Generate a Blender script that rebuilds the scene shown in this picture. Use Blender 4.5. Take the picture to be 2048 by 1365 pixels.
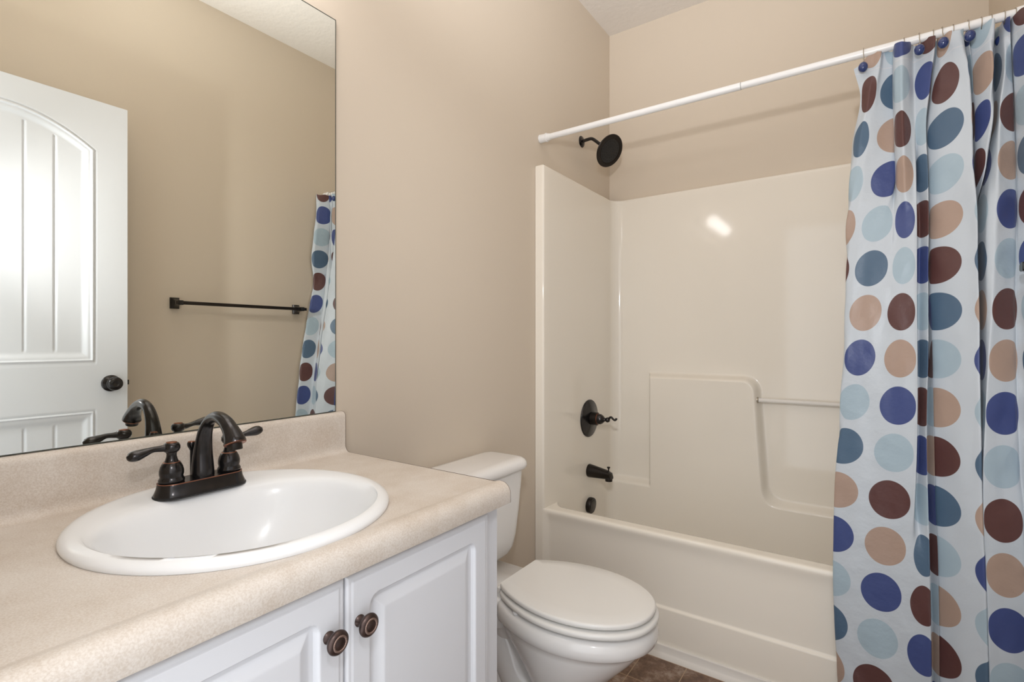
import bpy, bmesh, math, random
from mathutils import Vector, Matrix, noise

# ------------------------------------------------------------------ scene clear
for o in list(bpy.data.objects):
    bpy.data.objects.remove(o)
scene = bpy.context.scene
COL = scene.collection

# ------------------------------------------------------------------ camera, world, lights, exposure
cam_d = bpy.data.cameras.new('camera')
cam_d.sensor_width = 36.0
cam_d.lens = 1020.81 * 36.0 / 2048.0
cam_d.shift_y = -0.0011
cam_d.clip_start = 0.01
cam = bpy.data.objects.new('camera', cam_d)
COL.objects.link(cam)
cam.location = (1.1557, 0.0, 1.1484)
cam.rotation_euler = (math.pi / 2, 0, 0.6097)
scene.camera = cam

scene.view_settings.view_transform = 'Standard'
scene.view_settings.look = 'None'
scene.view_settings.gamma = 1.0
scene.view_settings.use_curve_mapping = False
scene.view_settings.exposure = 0.05

WORLD_STRENGTH = 1.75
world = bpy.data.worlds.new('world')
scene.world = world
world.use_nodes = True
wb = world.node_tree.nodes['Background']
wb.inputs[0].default_value = (0.94, 0.97, 1.0, 1)
wb.inputs[1].default_value = WORLD_STRENGTH

def lamp(name, kind, loc, energy, color, size, rot=None, size_y=None):
    d = bpy.data.lights.new(name, kind)
    d.energy = energy
    d.color = color
    if kind == 'AREA':
        d.size = size
        if size_y:
            d.shape = 'RECTANGLE'
            d.size_y = size_y
    else:
        d.shadow_soft_size = size
    o = bpy.data.objects.new(name, d)
    COL.objects.link(o)
    o.location = loc
    if rot:
        o.rotation_euler = rot
    return o

# the photographer's flash, held just above the camera in the doorway: bare spill plus the zoomed beam
FLASH = Vector((1.156, 0.0, 1.565))
lamp('camera_flash', 'POINT', FLASH, 9.0, (0.96, 0.97, 1.0), 0.02)
_z = lamp('flash_beam', 'SPOT', FLASH, 31.0, (0.98, 0.98, 1.0), 0.02, (Vector((0.72, 2.58, 1.62)) - FLASH).to_track_quat('-Z', 'Y').to_euler())
_z.data.spot_size = math.radians(96)
_z.data.spot_blend = 0.7
# added unseen fill lamp: a spot thrown forward and up at the white ceiling
_from, _to = Vector((1.05, 0.16, 1.95)), Vector((0.74, 0.94, 2.80))
_b = lamp('ceiling_bounce_fill', 'SPOT', _from, 125.0, (0.95, 0.97, 1.0), 0.08, (_to - _from).to_track_quat('-Z', 'Y').to_euler())
_b.data.spot_size = math.radians(96)
_b.data.spot_blend = 1.0

# ------------------------------------------------------------------ room dimensions (metres)
W = 1.524          # room width
YB = 2.5818        # back wall
YF = 0.06          # inner face of the doorway wall
H = 2.8016         # ceiling

# ------------------------------------------------------------------ helpers
def tag(o, label=None, cat=None, group=None, kind=None):
    if label: o['label'] = label
    if cat: o['category'] = cat
    if group: o['group'] = group
    if kind: o['kind'] = kind
    return o

def empty(name, loc):
    o = bpy.data.objects.new(name, None)
    o.empty_display_size = 0.05
    COL.objects.link(o)
    o.location = loc
    return o

def mesh(name, verts, faces, mat, parent=None, smooth=True, angle=None, uvs=None):
    me = bpy.data.meshes.new(name)
    # vertices come in room coordinates; store them relative to the thing's own origin
    og = origin_of(parent)
    me.from_pydata([(v[0] - og.x, v[1] - og.y, v[2] - og.z) for v in verts], [], faces)
    bm = bmesh.new()
    bm.from_mesh(me)
    bmesh.ops.recalc_face_normals(bm, faces=bm.faces)
    bm.to_mesh(me)
    bm.free()
    mats = mat if isinstance(mat, (list, tuple)) else [mat]
    for m in mats:
        me.materials.append(m)
    if smooth:
        for p in me.polygons:
            p.use_smooth = True
        if angle is not None:
            me.set_sharp_from_angle(angle=math.radians(angle))
    if uvs is not None:
        uvl = me.uv_layers.new(name='UVMap')
        for lo in me.loops:
            uvl.data[lo.index].uv = uvs[lo.vertex_index]
    me.update()
    o = bpy.data.objects.new(name, me)
    COL.objects.link(o)
    if parent is not None:
        o.parent = parent
    return o

def origin_of(p):
    v = Vector((0, 0, 0))
    while p is not None:
        v += p.location
        p = p.parent
    return v

class MB:
    """collects shapes that belong to ONE object"""
    def __init__(self):
        self.v = []
        self.f = []
    def add(self, vs, fs):
        n = len(self.v)
        self.v += [tuple(v) for v in vs]
        self.f += [tuple(i + n for i in f) for f in fs]
        return self
    def build(self, name, mat, parent=None, smooth=True, angle=40):
        return mesh(name, self.v, self.f, mat, parent, smooth, angle)

def box(x0, x1, y0, y1, z0, z1):
    v = [(x0, y0, z0), (x1, y0, z0), (x1, y1, z0), (x0, y1, z0), (x0, y0, z1), (x1, y0, z1), (x1, y1, z1), (x0, y1, z1)]
    f = [(0, 3, 2, 1), (4, 5, 6, 7), (0, 1, 5, 4), (1, 2, 6, 5), (2, 3, 7, 6), (3, 0, 4, 7)]
    return v, f

def bbox_bevel(x0, x1, y0, y1, z0, z1, r=0.003, seg=2):
    bm = bmesh.new()
    v, f = box(x0, x1, y0, y1, z0, z1)
    vs = [bm.verts.new(p) for p in v]
    for q in f:
        bm.faces.new([vs[i] for i in q])
    bmesh.ops.bevel(bm, geom=list(bm.edges), offset=r, segments=seg, profile=0.5, affect='EDGES')
    bm.verts.index_update()
    out = [tuple(p.co) for p in bm.verts], [tuple(p.index for p in q.verts) for q in bm.faces]
    bm.free()
    return out

def rings(rs, close=True, cap0=True, cap1=True):
    """loft a list of vertex rings of equal length"""
    n = len(rs[0])
    v = [p for r in rs for p in r]
    f = []
    for i in range(len(rs) - 1):
        for j in range(n if close else n - 1):
            k = (j + 1) % n
            f.append((i * n + j, i * n + k, (i + 1) * n + k, (i + 1) * n + j))
    if cap0:
        f.append(tuple(range(n - 1, -1, -1)))
    if cap1:
        f.append(tuple((len(rs) - 1) * n + j for j in range(n)))
    return v, f

def frame_of(axis):
    a = Vector(axis).normalized()
    u = a.orthogonal().normalized()
    if abs(a.z) < 0.99:
        u = Vector((0, 0, 1)).cross(a).normalized()
    w = a.cross(u).normalized()
    return a, u, w

def lathe(profile, center, axis=(0, 0, 1), seg=40, cap0=True, cap1=True):
    """profile: (radius, distance along axis)"""
    a, u, w = frame_of(axis)
    c = Vector(center)
    rs = []
    for r, t in profile:
        r = max(r, 1e-5)
        rs.append([c + a * t + (u * math.cos(2 * math.pi * k / seg) + w * math.sin(2 * math.pi * k / seg)) * r for k in range(seg)])
    return rings(rs, True, cap0, cap1)

def catmull(pts, n=8):
    P = [Vector(p) for p in pts]
    P = [P[0] * 2 - P[1]] + P + [P[-1] * 2 - P[-2]]
    out = []
    for i in range(1, len(P) - 2):
        for k in range(n):
            t = k / n
            a, b, c, d = P[i - 1], P[i], P[i + 1], P[i + 2]
            out.append(0.5 * ((2 * b) + (c - a) * t + (2 * a - 5 * b + 4 * c - d) * t * t + (3 * b - a - 3 * c + d) * t ** 3))
    out.append(P[-2])
    return out

def tube(path, radii, seg=16, ref=(0, 0, 1), flat=None, cap=True, closed=False):
    """path points with per-point radius; flat: per-point scale of the second axis"""
    P = [Vector(p) for p in path]
    n = len(P)
    rs = []
    prev = None
    for i in range(n):
        if closed:
            t = (P[(i + 1) % n] - P[i - 1]).normalized()
        else:
            t = (P[min(i + 1, n - 1)] - P[max(i - 1, 0)]).normalized()
        if prev is None:
            r0 = Vector(ref)
            u = (r0 - t * r0.dot(t))
            if u.length < 1e-4:
                u = t.orthogonal()
            u.normalize()
        else:
            u = (prev - t * prev.dot(t)).normalized()
        prev = u
        w = t.cross(u)
        r = radii[i] if isinstance(radii, (list, tuple)) else radii
        fl = flat[i] if isinstance(flat, (list, tuple)) else (flat or 1.0)
        rs.append([P[i] + (u * math.cos(2 * math.pi * k / seg) + w * math.sin(2 * math.pi * k / seg) * fl) * r if False else
                   P[i] + (u * math.cos(2 * math.pi * k / seg) * fl + w * math.sin(2 * math.pi * k / seg)) * r for k in range(seg)])
    if closed:
        rs.append(rs[0])
        v, f = rings(rs, True, False, False)
        return v, f
    return rings(rs, True, cap, cap)

def interp(vals, n=8):
    """spread per-control values to a catmull path of n per span"""
    c = catmull([(x, 0, 0) for x in vals], n)
    return [p.x for p in c]

def sstep(a, b, t):
    if b == a:
        return 0.0 if t < a else 1.0
    t = min(max((t - a) / (b - a), 0.0), 1.0)
    return t * t * (3 - 2 * t)

def frange(a, b, step):
    n = max(1, int(round((b - a) / step)))
    return [a + (b - a) * i / n for i in range(n + 1)]

def grid_faces(nu, nv):
    return [(i * nv + j, (i + 1) * nv + j, (i + 1) * nv + j + 1, i * nv + j + 1) for i in range(nu - 1) for j in range(nv - 1)]

# ------------------------------------------------------------------ materials
def srgb(r, g, b):
    def c(x):
        x /= 255.0
        return x / 12.92 if x <= 0.04045 else ((x + 0.055) / 1.055) ** 2.4
    return (c(r), c(g), c(b), 1)

def pmat(name, col, rough=0.5, metal=0.0, spec=0.5, coat=0.0, bump=None, bump_scale=200, bump_dist=0.001, vary=0.0, vary_scale=8.0, detail=3.0):
    m = bpy.data.materials.new(name)
    m.use_nodes = True
    nt = m.node_tree
    b = nt.nodes['Principled BSDF']
    b.inputs['Base Color'].default_value = col
    b.inputs['Roughness'].default_value = rough
    b.inputs['Metallic'].default_value = metal
    b.inputs['Specular IOR Level'].default_value = spec
    b.inputs['Coat Weight'].default_value = coat
    b.inputs['Coat Roughness'].default_value = 0.03
    tc = nt.nodes.new('ShaderNodeTexCoord')
    if vary:
        n = nt.nodes.new('ShaderNodeTexNoise')
        n.inputs['Scale'].default_value = vary_scale
        n.inputs['Detail'].default_value = detail
        nt.links.new(tc.outputs['Object'], n.inputs['Vector'])
        hsv = nt.nodes.new('ShaderNodeHueSaturation')
        hsv.inputs['Color'].default_value = col
        mr = nt.nodes.new('ShaderNodeMapRange')
        mr.inputs['From Min'].default_value = 0.3
        mr.inputs['From Max'].default_value = 0.7
        mr.inputs['To Min'].default_value = 1 - vary
        mr.inputs['To Max'].default_value = 1 + vary
        nt.links.new(n.outputs['Fac'], mr.inputs['Value'])
        nt.links.new(mr.outputs['Result'], hsv.inputs['Value'])
        nt.links.new(hsv.outputs['Color'], b.inputs['Base Color'])
    if bump:
        n2 = nt.nodes.new('ShaderNodeTexNoise')
        n2.inputs['Scale'].default_value = bump_scale
        n2.inputs['Detail'].default_value = 2.0
        nt.links.new(tc.outputs['Object'], n2.inputs['Vector'])
        bp = nt.nodes.new('ShaderNodeBump')
        bp.inputs['Strength'].default_value = bump
        bp.inputs['Distance'].default_value = bump_dist
        nt.links.new(n2.outputs['Fac'], bp.inputs['Height'])
        nt.links.new(bp.outputs['Normal'], b.inputs['Normal'])
    return m

M = {}
M['paint'] = pmat('beige wall paint', srgb(214, 201, 184), 0.55, spec=0.35, bump=0.15, bump_scale=260, bump_dist=0.0006)
M['ceiling'] = pmat('white ceiling texture', srgb(234, 228, 221), 0.9, spec=0.2, bump=0.32, bump_scale=38, bump_dist=0.004)
M['trimwhite'] = pmat('white trim paint', srgb(230, 225, 218), 0.35)
M['doorwhite'] = pmat('white door paint', srgb(224, 227, 232), 0.55, spec=0.3)
M['cabwhite'] = pmat('white cabinet foil', srgb(224, 225, 229), 0.33)
M['porcelain'] = pmat('white porcelain', srgb(241, 242, 243), 0.2, spec=0.28, coat=0.0)
M['toiletwhite'] = pmat('warm white porcelain', srgb(238, 236, 234), 0.12, coat=0.3)
M['seatplastic'] = pmat('bone toilet seat plastic', srgb(236, 234, 230), 0.2)
M['gelcoat'] = pmat('cream gelcoat', srgb(240, 233, 221), 0.075, spec=0.42, coat=0.08)
M['bronze'] = pmat('oil rubbed bronze', srgb(58, 56, 56), 0.2, metal=0.8, vary=0.2, vary_scale=60)
M['bronzedark'] = pmat('dark bronze', srgb(44, 39, 36), 0.36, metal=0.7)
M['knobbronze'] = pmat('brushed brown bronze', srgb(84, 70, 66), 0.36, metal=0.85, vary=0.25, vary_scale=90)
M['knobrope'] = pmat('worn rope bronze', srgb(142, 120, 110), 0.36, metal=0.85)
M['copper'] = pmat('rubbed copper edge', srgb(150, 98, 76), 0.36, metal=0.9)
M['rubber'] = pmat('black rubber', srgb(28, 27, 27), 0.6)
M['rodwhite'] = pmat('white enamel rod', srgb(238, 238, 238), 0.28)
M['jointgrey'] = pmat('grey joint line', srgb(176, 176, 174), 0.4)
M['wire'] = pmat('brushed nickel wire', srgb(176, 168, 156), 0.3, metal=0.9)
M['ball'] = pmat('navy ball plastic', srgb(42, 58, 108), 0.16, coat=0.3)
M['seam'] = pmat('dark laminate seam', srgb(92, 70, 56), 0.6)
M['mirroredge'] = pmat('dark mirror edge', srgb(74, 78, 70), 0.3)
M['bulbbase'] = pmat('brushed nickel plate', srgb(176, 170, 162), 0.3, metal=0.9)
M['ink'] = pmat('dark grey print', srgb(70, 84, 88), 0.5)
M['dark'] = pmat('dark hole', srgb(18, 17, 16), 0.8)

def mirror_mat():
    m = pmat('mirror silver', (0.87, 0.88, 0.825, 1), 0.0, metal=1.0)
    return m
M['mirror'] = mirror_mat()

def acrylic():
    m = pmat('clear acrylic', srgb(246, 242, 236), 0.08)
    b = m.node_tree.nodes['Principled BSDF']
    b.inputs['Transmission Weight'].default_value = 0.15
    b.inputs['IOR'].default_value = 1.3
    return m
M['acrylic'] = acrylic()

def laminate():
    m = bpy.data.materials.new('beige stone laminate')
    m.use_nodes = True
    nt = m.node_tree
    b = nt.nodes['Principled BSDF']
    b.inputs['Roughness'].default_value = 0.42
    tc = nt.nodes.new('ShaderNodeTexCoord')
    n1 = nt.nodes.new('ShaderNodeTexNoise')
    n1.inputs['Scale'].default_value = 11
    n1.inputs['Detail'].default_value = 6
    n1.inputs['Roughness'].default_value = 0.6
    n2 = nt.nodes.new('ShaderNodeTexNoise')
    n2.inputs['Scale'].default_value = 420
    n2.inputs['Detail'].default_value = 5
    n2.inputs['Distortion'].default_value = 0.5
    for n in (n1, n2):
        nt.links.new(tc.outputs['Object'], n.inputs['Vector'])
    r1 = nt.nodes.new('ShaderNodeValToRGB')
    r1.color_ramp.elements[0].position = 0.32
    r1.color_ramp.elements[0].color = srgb(198, 183, 167)
    r1.color_ramp.elements[1].position = 0.68
    r1.color_ramp.elements[1].color = srgb(224, 216, 207)
    r2 = nt.nodes.new('ShaderNodeValToRGB')
    r2.color_ramp.elements[0].position = 0.36
    r2.color_ramp.elements[0].color = srgb(194, 179, 164)
    r2.color_ramp.elements[1].position = 0.62
    r2.color_ramp.elements[1].color = srgb(226, 219, 211)
    mx = nt.nodes.new('ShaderNodeMix')
    mx.data_type = 'RGBA'
    mx.inputs['Factor'].default_value = 0.42
    nt.links.new(n1.outputs['Fac'], r1.inputs['Fac'])
    nt.links.new(n2.outputs['Fac'], r2.inputs['Fac'])
    nt.links.new(r1.outputs['Color'], mx.inputs['A'])
    nt.links.new(r2.outputs['Color'], mx.inputs['B'])
    nt.links.new(mx.outputs['Result'], b.inputs['Base Color'])
    return m
M['laminate'] = laminate()

def tiles():
    m = bpy.data.materials.new('brown slate tile')
    m.use_nodes = True
    nt = m.node_tree
    b = nt.nodes['Principled BSDF']
    b.inputs['Roughness'].default_value = 0.45
    tc = nt.nodes.new('ShaderNodeTexCoord')
    mp = nt.nodes.new('ShaderNodeMapping')
    # grout lines pass through x = 0.479 and y = 1.812, one tile is 0.156 m
    P = 0.156
    mp.inputs['Location'].default_value = (-0.479, -1.812, 0)
    nt.links.new(tc.outputs['Object'], mp.inputs['Vector'])
    br = nt.nodes.new('ShaderNodeTexBrick')
    br.offset = 0.0
    br.inputs['Scale'].default_value = 1.0
    br.inputs['Brick Width'].default_value = P
    br.inputs['Row Height'].default_value = P
    br.inputs['Mortar Size'].default_value = 0.0016
    br.inputs['Mortar Smooth'].default_value = 0.1
    br.inputs['Color1'].default_value = (0.42, 0.42, 0.42, 1)
    br.inputs['Color2'].default_value = (0.62, 0.62, 0.62, 1)
    br.inputs['Mortar'].default_value = (1, 1, 1, 1)
    nt.links.new(mp.outputs['Vector'], br.inputs['Vector'])
    n1 = nt.nodes.new('ShaderNodeTexNoise')
    n1.inputs['Scale'].default_value = 17
    n1.inputs['Detail'].default_value = 8
    n1.inputs['Roughness'].default_value = 0.75
    nt.links.new(tc.outputs['Object'], n1.inputs['Vector'])
    r1 = nt.nodes.new('ShaderNodeValToRGB')
    e = r1.color_ramp.elements
    e[0].position = 0.32
    e[0].color = srgb(82, 62, 50)
    e[1].position = 0.68
    e[1].color = srgb(176, 158, 142)
    k = e.new(0.5)
    k.color = srgb(124, 96, 78)
    nt.links.new(n1.outputs['Fac'], r1.inputs['Fac'])
    mul = nt.nodes.new('ShaderNodeMix')
    mul.data_type = 'RGBA'
    mul.blend_type = 'OVERLAY'
    mul.inputs['Factor'].default_value = 0.5
    nt.links.new(r1.outputs['Color'], mul.inputs['A'])
    nt.links.new(br.outputs['Color'], mul.inputs['B'])
    gm = nt.nodes.new('ShaderNodeMix')
    gm.data_type = 'RGBA'
    gm.inputs['B'].default_value = srgb(172, 146, 118)
    nt.links.new(br.outputs['Fac'], gm.inputs['Factor'])
    nt.links.new(mul.outputs['Result'], gm.inputs['A'])
    nt.links.new(gm.outputs['Result'], b.inputs['Base Color'])
    bp = nt.nodes.new('ShaderNodeBump')
    bp.inputs['Strength'].default_value = 0.3
    bp.inputs['Distance'].default_value = 0.002
    nt.links.new(n1.outputs['Fac'], bp.inputs['Height'])
    nt.links.new(bp.outputs['Normal'], b.inputs['Normal'])
    return m
M['tiles'] = tiles()

# curtain print: dots on a square grid of cloth coordinates, five columns by four rows of colour
DOT_P = 0.131
DOT_U0 = 0.068      # cloth u of the first column's centre
ROW_Z0 = 1.358      # height of row zero
ROW_P = 0.1307
def curtain_mat():
    brown, steel, light, tan, royal = (srgb(86, 54, 52), srgb(74, 98, 122), srgb(160, 179, 191), srgb(166, 143, 129), srgb(58, 72, 124))
    seq = [[brown, steel, light, tan], [steel, tan, royal, light], [light, brown, tan, royal], [royal, light, steel, brown], [tan, royal, brown, light]]
    m = bpy.data.materials.new('dotted curtain cloth')
    m.use_nodes = True
    nt = m.node_tree
    N = nt.nodes
    L = nt.links
    b = N['Principled BSDF']
    b.inputs['Roughness'].default_value = 0.42
    b.inputs['Specular IOR Level'].default_value = 0.45
    b.inputs['Sheen Weight'].default_value = 0.1
    uv = N.new('ShaderNodeUVMap')
    uv.uv_map = 'UVMap'
    sep = N.new('ShaderNodeSeparateXYZ')
    L.new(uv.outputs['UV'], sep.inputs['Vector'])
    def math_(op, a, bb=None, c=None):
        n = N.new('ShaderNodeMath')
        n.operation = op
        for i, q in enumerate((a, bb, c)):
            if q is None:
                continue
            if isinstance(q, (int, float)):
                n.inputs[i].default_value = q
            else:
                L.new(q, n.inputs[i])
        return n.outputs[0]
    # u holds the column coordinate, v the row coordinate (both in dot pitches, centre of dot 0 at 0)
    cu = math_('ADD', sep.outputs[0], 0.5)
    cv = math_('ADD', sep.outputs[1], 0.5)
    fu = math_('SUBTRACT', math_('FRACT', cu), 0.5)
    fv = math_('SUBTRACT', math_('FRACT', cv), 0.5)
    ku = math_('FLOOR', cu)
    kv = math_('FLOOR', cv)
    d2 = math_('ADD', math_('MULTIPLY', fu, fu), math_('MULTIPLY', fv, fv))
    dist = math_('SQRT', d2)
    edge = N.new('ShaderNodeMapRange')
    edge.inputs['From Min'].default_value = 0.4
    edge.inputs['From Max'].default_value = 0.408
    edge.inputs['To Min'].default_value = 1
    edge.inputs['To Max'].default_value = 0
    L.new(dist, edge.inputs['Value'])
    km = math_('FLOORED_MODULO', ku, 5.0)
    rm = math_('FLOORED_MODULO', kv, 4.0)
    idx = math_('DIVIDE', math_('ADD', math_('ADD', math_('MULTIPLY', km, 4.0), rm), 0.5), 20.0)
    ramp = N.new('ShaderNodeValToRGB')
    ramp.color_ramp.interpolation = 'CONSTANT'
    el = ramp.color_ramp.elements
    flat = [c for s in seq for c in s]
    el[0].position = 0.0
    el[0].color = flat[0]
    el[1].position = 1 / 20
    el[1].color = flat[1]
    for i in range(2, 20):
        q = el.new(i / 20)
        q.color = flat[i]
    L.new(idx, ramp.inputs['Fac'])
    mx = N.new('ShaderNodeMix')
    mx.data_type = 'RGBA'
    mx.inputs['A'].default_value = srgb(190, 198, 206)
    L.new(ramp.outputs['Color'], mx.inputs['B'])
    L.new(edge.outputs['Result'], mx.inputs['Factor'])
    # hem stitching just under the top edge
    st = N.new('ShaderNodeMath')
    st.operation = 'COMPARE'
    L.new(sep.outputs[1], st.inputs[0])
    st.inputs[1].default_value = HEM_ROW
    st.inputs[2].default_value = 0.009
    mx2 = N.new('ShaderNodeMix')
    mx2.data_type = 'RGBA'
    mx2.inputs['B'].default_value = srgb(214, 210, 212)
    L.new(mx.outputs['Result'], mx2.inputs['A'])
    L.new(math_('MULTIPLY', st.outputs[0], 0.5), mx2.inputs['Factor'])
    L.new(mx2.outputs['Result'], b.inputs['Base Color'])
    # fine crumple
    nz = N.new('ShaderNodeTexNoise')
    nz.inputs['Scale'].default_value = 26
    nz.inputs['Detail'].default_value = 4
    tc = N.new('ShaderNodeTexCoord')
    L.new(tc.outputs['Object'], nz.inputs['Vector'])
    bp = N.new('ShaderNodeBump')
    bp.inputs['Strength'].default_value = 0.4
    bp.inputs['Distance'].default_value = 0.006
    L.new(nz.outputs['Fac'], bp.inputs['Height'])
    L.new(bp.outputs['Normal'], b.inputs['Normal'])
    return m
HEM_ROW = (ROW_Z0 - 1.952) / ROW_P
M['curtain'] = curtain_mat()

def glow(name, col, strength):
    m = pmat(name, srgb(250, 245, 235), 0.4)
    b = m.node_tree.nodes['Principled BSDF']
    b.inputs['Emission Color'].default_value = col
    b.inputs['Emission Strength'].default_value = strength
    return m
M['globe'] = glow('lit frosted globe', (1.0, 0.97, 0.96, 1), 13.5)

# ------------------------------------------------------------------ room shell
def shell(name, parts, mat):
    mb = MB()
    for p in parts:
        mb.add(*box(*p))
    return tag(mb.build(name, mat, None, False), kind='structure')

T = 0.12
shell('floor', [(-T, W + T, YF - T - 0.02, YB + T, -0.1, 0.0)], M['tiles'])
shell('ceiling', [(-T, W + T, YF - T - 0.02, YB + T, H, H + 0.1)], M['ceiling'])
shell('wall_left', [(-T, 0.0, YF - T - 0.02, YB + T, 0.0, H)], M['paint'])
shell('wall_right', [(W, W + T, YF - T - 0.02, YB + T, 0.0, H)], M['paint'])
shell('wall_back', [(0.0, W, YB, YB + T, 0.0, H)], M['paint'])
# doorway wall behind the camera: two pieces beside the opening and the header over it
shell('wall_front', [(0.0, 0.555, YF - T, YF, 0.0, H), (1.43, W, YF - T, YF, 0.0, H), (0.555, 1.43, YF - T, YF, 2.135, H)], M['paint'])
shell('baseboard_left', [(0.0, 0.013, 0.86, 1.81, 0.0, 0.085)], M['trimwhite'])
shell('baseboard_right', [(W - 0.013, W, YF + 0.02, 1.80, 0.0, 0.085)], M['trimwhite'])

# ------------------------------------------------------------------ bathtub with one-piece surround
TUB_Y = 1.836      # apron face
tub = empty('bathtub', (W / 2, TUB_Y, 0.0))
tag(tub, 'cream one-piece fibreglass bathtub and shower surround filling the end of the room', 'bathtub')

def surround():
    # walk left flange -> left panel -> fillet -> back panel -> fillet -> right panel -> right flange
    XL, YP, R = 0.042, 2.545, 0.055
    pts = []   # (x, y, nx, ny, on_back)
    for x in (0.001, 0.012, 0.024, 0.034):
        pts.append((x, 1.826, 0, -1, False))
    for k in range(1, 7):
        a = math.pi / 2 * k / 6
        pts.append((0.034 + 0.008 * math.sin(a), 1.834 - 0.008 * math.cos(a), math.sin(a), -math.cos(a), False))
    for y in frange(1.842, YP - R, 0.03)[1:]:
        pts.append((XL, y, 1, 0, False))
    for k in range(1, 9):
        a = math.pi / 2 * k / 8
        pts.append((XL + R - R * math.cos(a), YP - R + R * math.sin(a), math.cos(a), -math.sin(a), k > 3))
    xs = frange(XL + R, 0.22, 0.02)[1:] + frange(0.22, 0.275, 0.003)[1:] + frange(0.275, 0.66, 0.02)[1:] + frange(0.66, 0.86, 0.004)[1:] + frange(0.86, W - XL - R, 0.03)[1:]
    for x in xs:
        pts.append((x, YP, 0, -1, True))
    for k in range(1, 9):
        a = math.pi / 2 * k / 8
        pts.append((W - XL - R + R * math.sin(a), YP - R + R * math.cos(a), -math.sin(a), -math.cos(a), False))
    for y in frange(YP - R, 1.842, 0.03)[1:]:
        pts.append((W - XL, y, -1, 0, False))
    for k in range(0, 7):
        a = math.pi / 2 * k / 6
        pts.append((W - 0.034 - 0.008 * math.cos(a), 1.834 - 0.008 * math.sin(a), -math.cos(a), -math.sin(a), False))
    for x in (W - 0.024, W - 0.012, W - 0.001):
        pts.append((x, 1.826, 0, -1, False))
    zs = [0.03, 0.15, 0.28] + frange(0.36, 0.54, 0.005) + frange(0.54, 0.88, 0.03)[1:] + frange(0.88, 1.01, 0.004)[1:] + frange(1.01, 1.87, 0.06)[1:] + [1.878, 1.883, 1.886]
    ZT = 0.972
    def block(x, z):
        xr = 0.742 + (ZT - z) * 0.072
        # inside distance of the tall block, top right corner rounded
        r = 0.055
        dx, dz = x - (xr - r), z - (ZT - r)
        if dx > 0 and dz > 0:
            d1 = math.hypot(dx, dz) - r
        else:
            d1 = max(x - xr, z - ZT)
        d2 = z - 0.425
        if x > 0.5:
            k = 0.07
            h = max(k - abs(d1 - d2), 0.0) / k
            d = min(d1, d2) - h * h * k * 0.25
            d = max(d, 0.247 - x) if z > 0.46 else d
        else:
            d1 = max(d1, 0.247 - x)
            d = min(d1, d2)
        return 0.054 * (1.0 - sstep(-0.014, 0.012, d))
    v, f = [], []
    for (x, y, nx, ny, back) in pts:
        for i, z in enumerate(zs):
            o = 0.0
            ysh = 0.0
            low = 0.054 * (1.0 - sstep(-0.014, 0.012, z - 0.425))
            if back and abs(ny) > 0.999:
                o = block(x, z)
            elif y > 2.2:
                ysh = -low * sstep(2.28, 2.46, y)
            # rolled top edge
            if i == len(zs) - 1:
                o -= 0.006
            elif i == len(zs) - 2:
                o -= 0.002
            v.append((x + nx * o, y + ny * o + ysh, z))
    # top ledge back to the walls
    nz = len(zs)
    n = len(pts)
    for i in range(n - 1):
        for j in range(nz - 1):
            f.append((i * nz + j, (i + 1) * nz + j, (i + 1) * nz + j + 1, i * nz + j + 1))
    base = len(v)
    for (x, y, nx, ny, back) in pts:
        if abs(nx) > 0.75 and y > 1.83:
            q = (0.001 if nx > 0 else W - 0.001, y, 1.886)
        elif y > 2.4:
            q = (x, YB - 0.001, 1.886)
        else:
            q = (x, 1.84, 1.886)
        v.append(q)
    for i in range(n - 1):
        f.append((i * nz + nz - 1, (i + 1) * nz + nz - 1, base + i + 1, base + i))
    return mesh('surround_panel', v, f, M['gelcoat'], tub, True, 60)
surround()

def apron():
    RIM = 0.441
    xs = [0.036, 0.040, 0.046, 0.052, 0.058, 0.065, 0.075, 0.085, 0.1, 0.12, 0.15, 0.2, 0.3, 0.5, 0.8, 1.1, 1.3, 1.4, 1.44, 1.46, 1.47, 1.478, 1.484]
    def prof(x):
        e = sstep(0.036, 0.062, x) * sstep(W - 0.036, W - 0.062, x)     # fades the relief out into the end columns
        yin = 1.888 + 0.055 * (max(0.0, 1 - (x - 0.042) / 0.06) ** 2 if x < 0.102 else 0.0) + 0.055 * (max(0.0, 1 - (W - 0.042 - x) / 0.06) ** 2 if x > W - 0.102 else 0.0)
        P = [(1.834, 0.0), (1.834, 0.168), (1.8345, 0.1715), (1.836, 0.1735), (1.842, 0.1765), (1.8436, 0.1785), (1.844, 0.182),
             (1.844, 0.30), (1.8435, 0.35), (1.842, 0.380), (1.839, 0.400), (1.8352, 0.414), (1.8330, 0.422), (1.8322, 0.428), (1.8328, 0.4335), (1.8355, 0.4382), (1.8395, 0.4403), (1.846, 0.4409), (1.848, RIM)]
        out = [(1.8262 + (y - 1.8262) * e, z) for y, z in P]
        for t in (0.3, 0.6, 0.85):
            out.append((1.848 + (yin - 1.848) * t, RIM))
        out += [(yin, RIM - 0.001), (yin + 0.004, RIM - 0.005), (yin + 0.006, RIM - 0.014), (yin + 0.012, 0.36), (yin + 0.03, 0.2), (yin + 0.05, 0.13), (yin + 0.10, 0.10)]
        return out
    rs = [[(x, y, z) for y, z in prof(x)] for x in xs]
    v, f = rings(rs, False, False, False)
    mesh('apron', v, f, M['gelcoat'], tub, True, 70)
apron()

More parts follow.
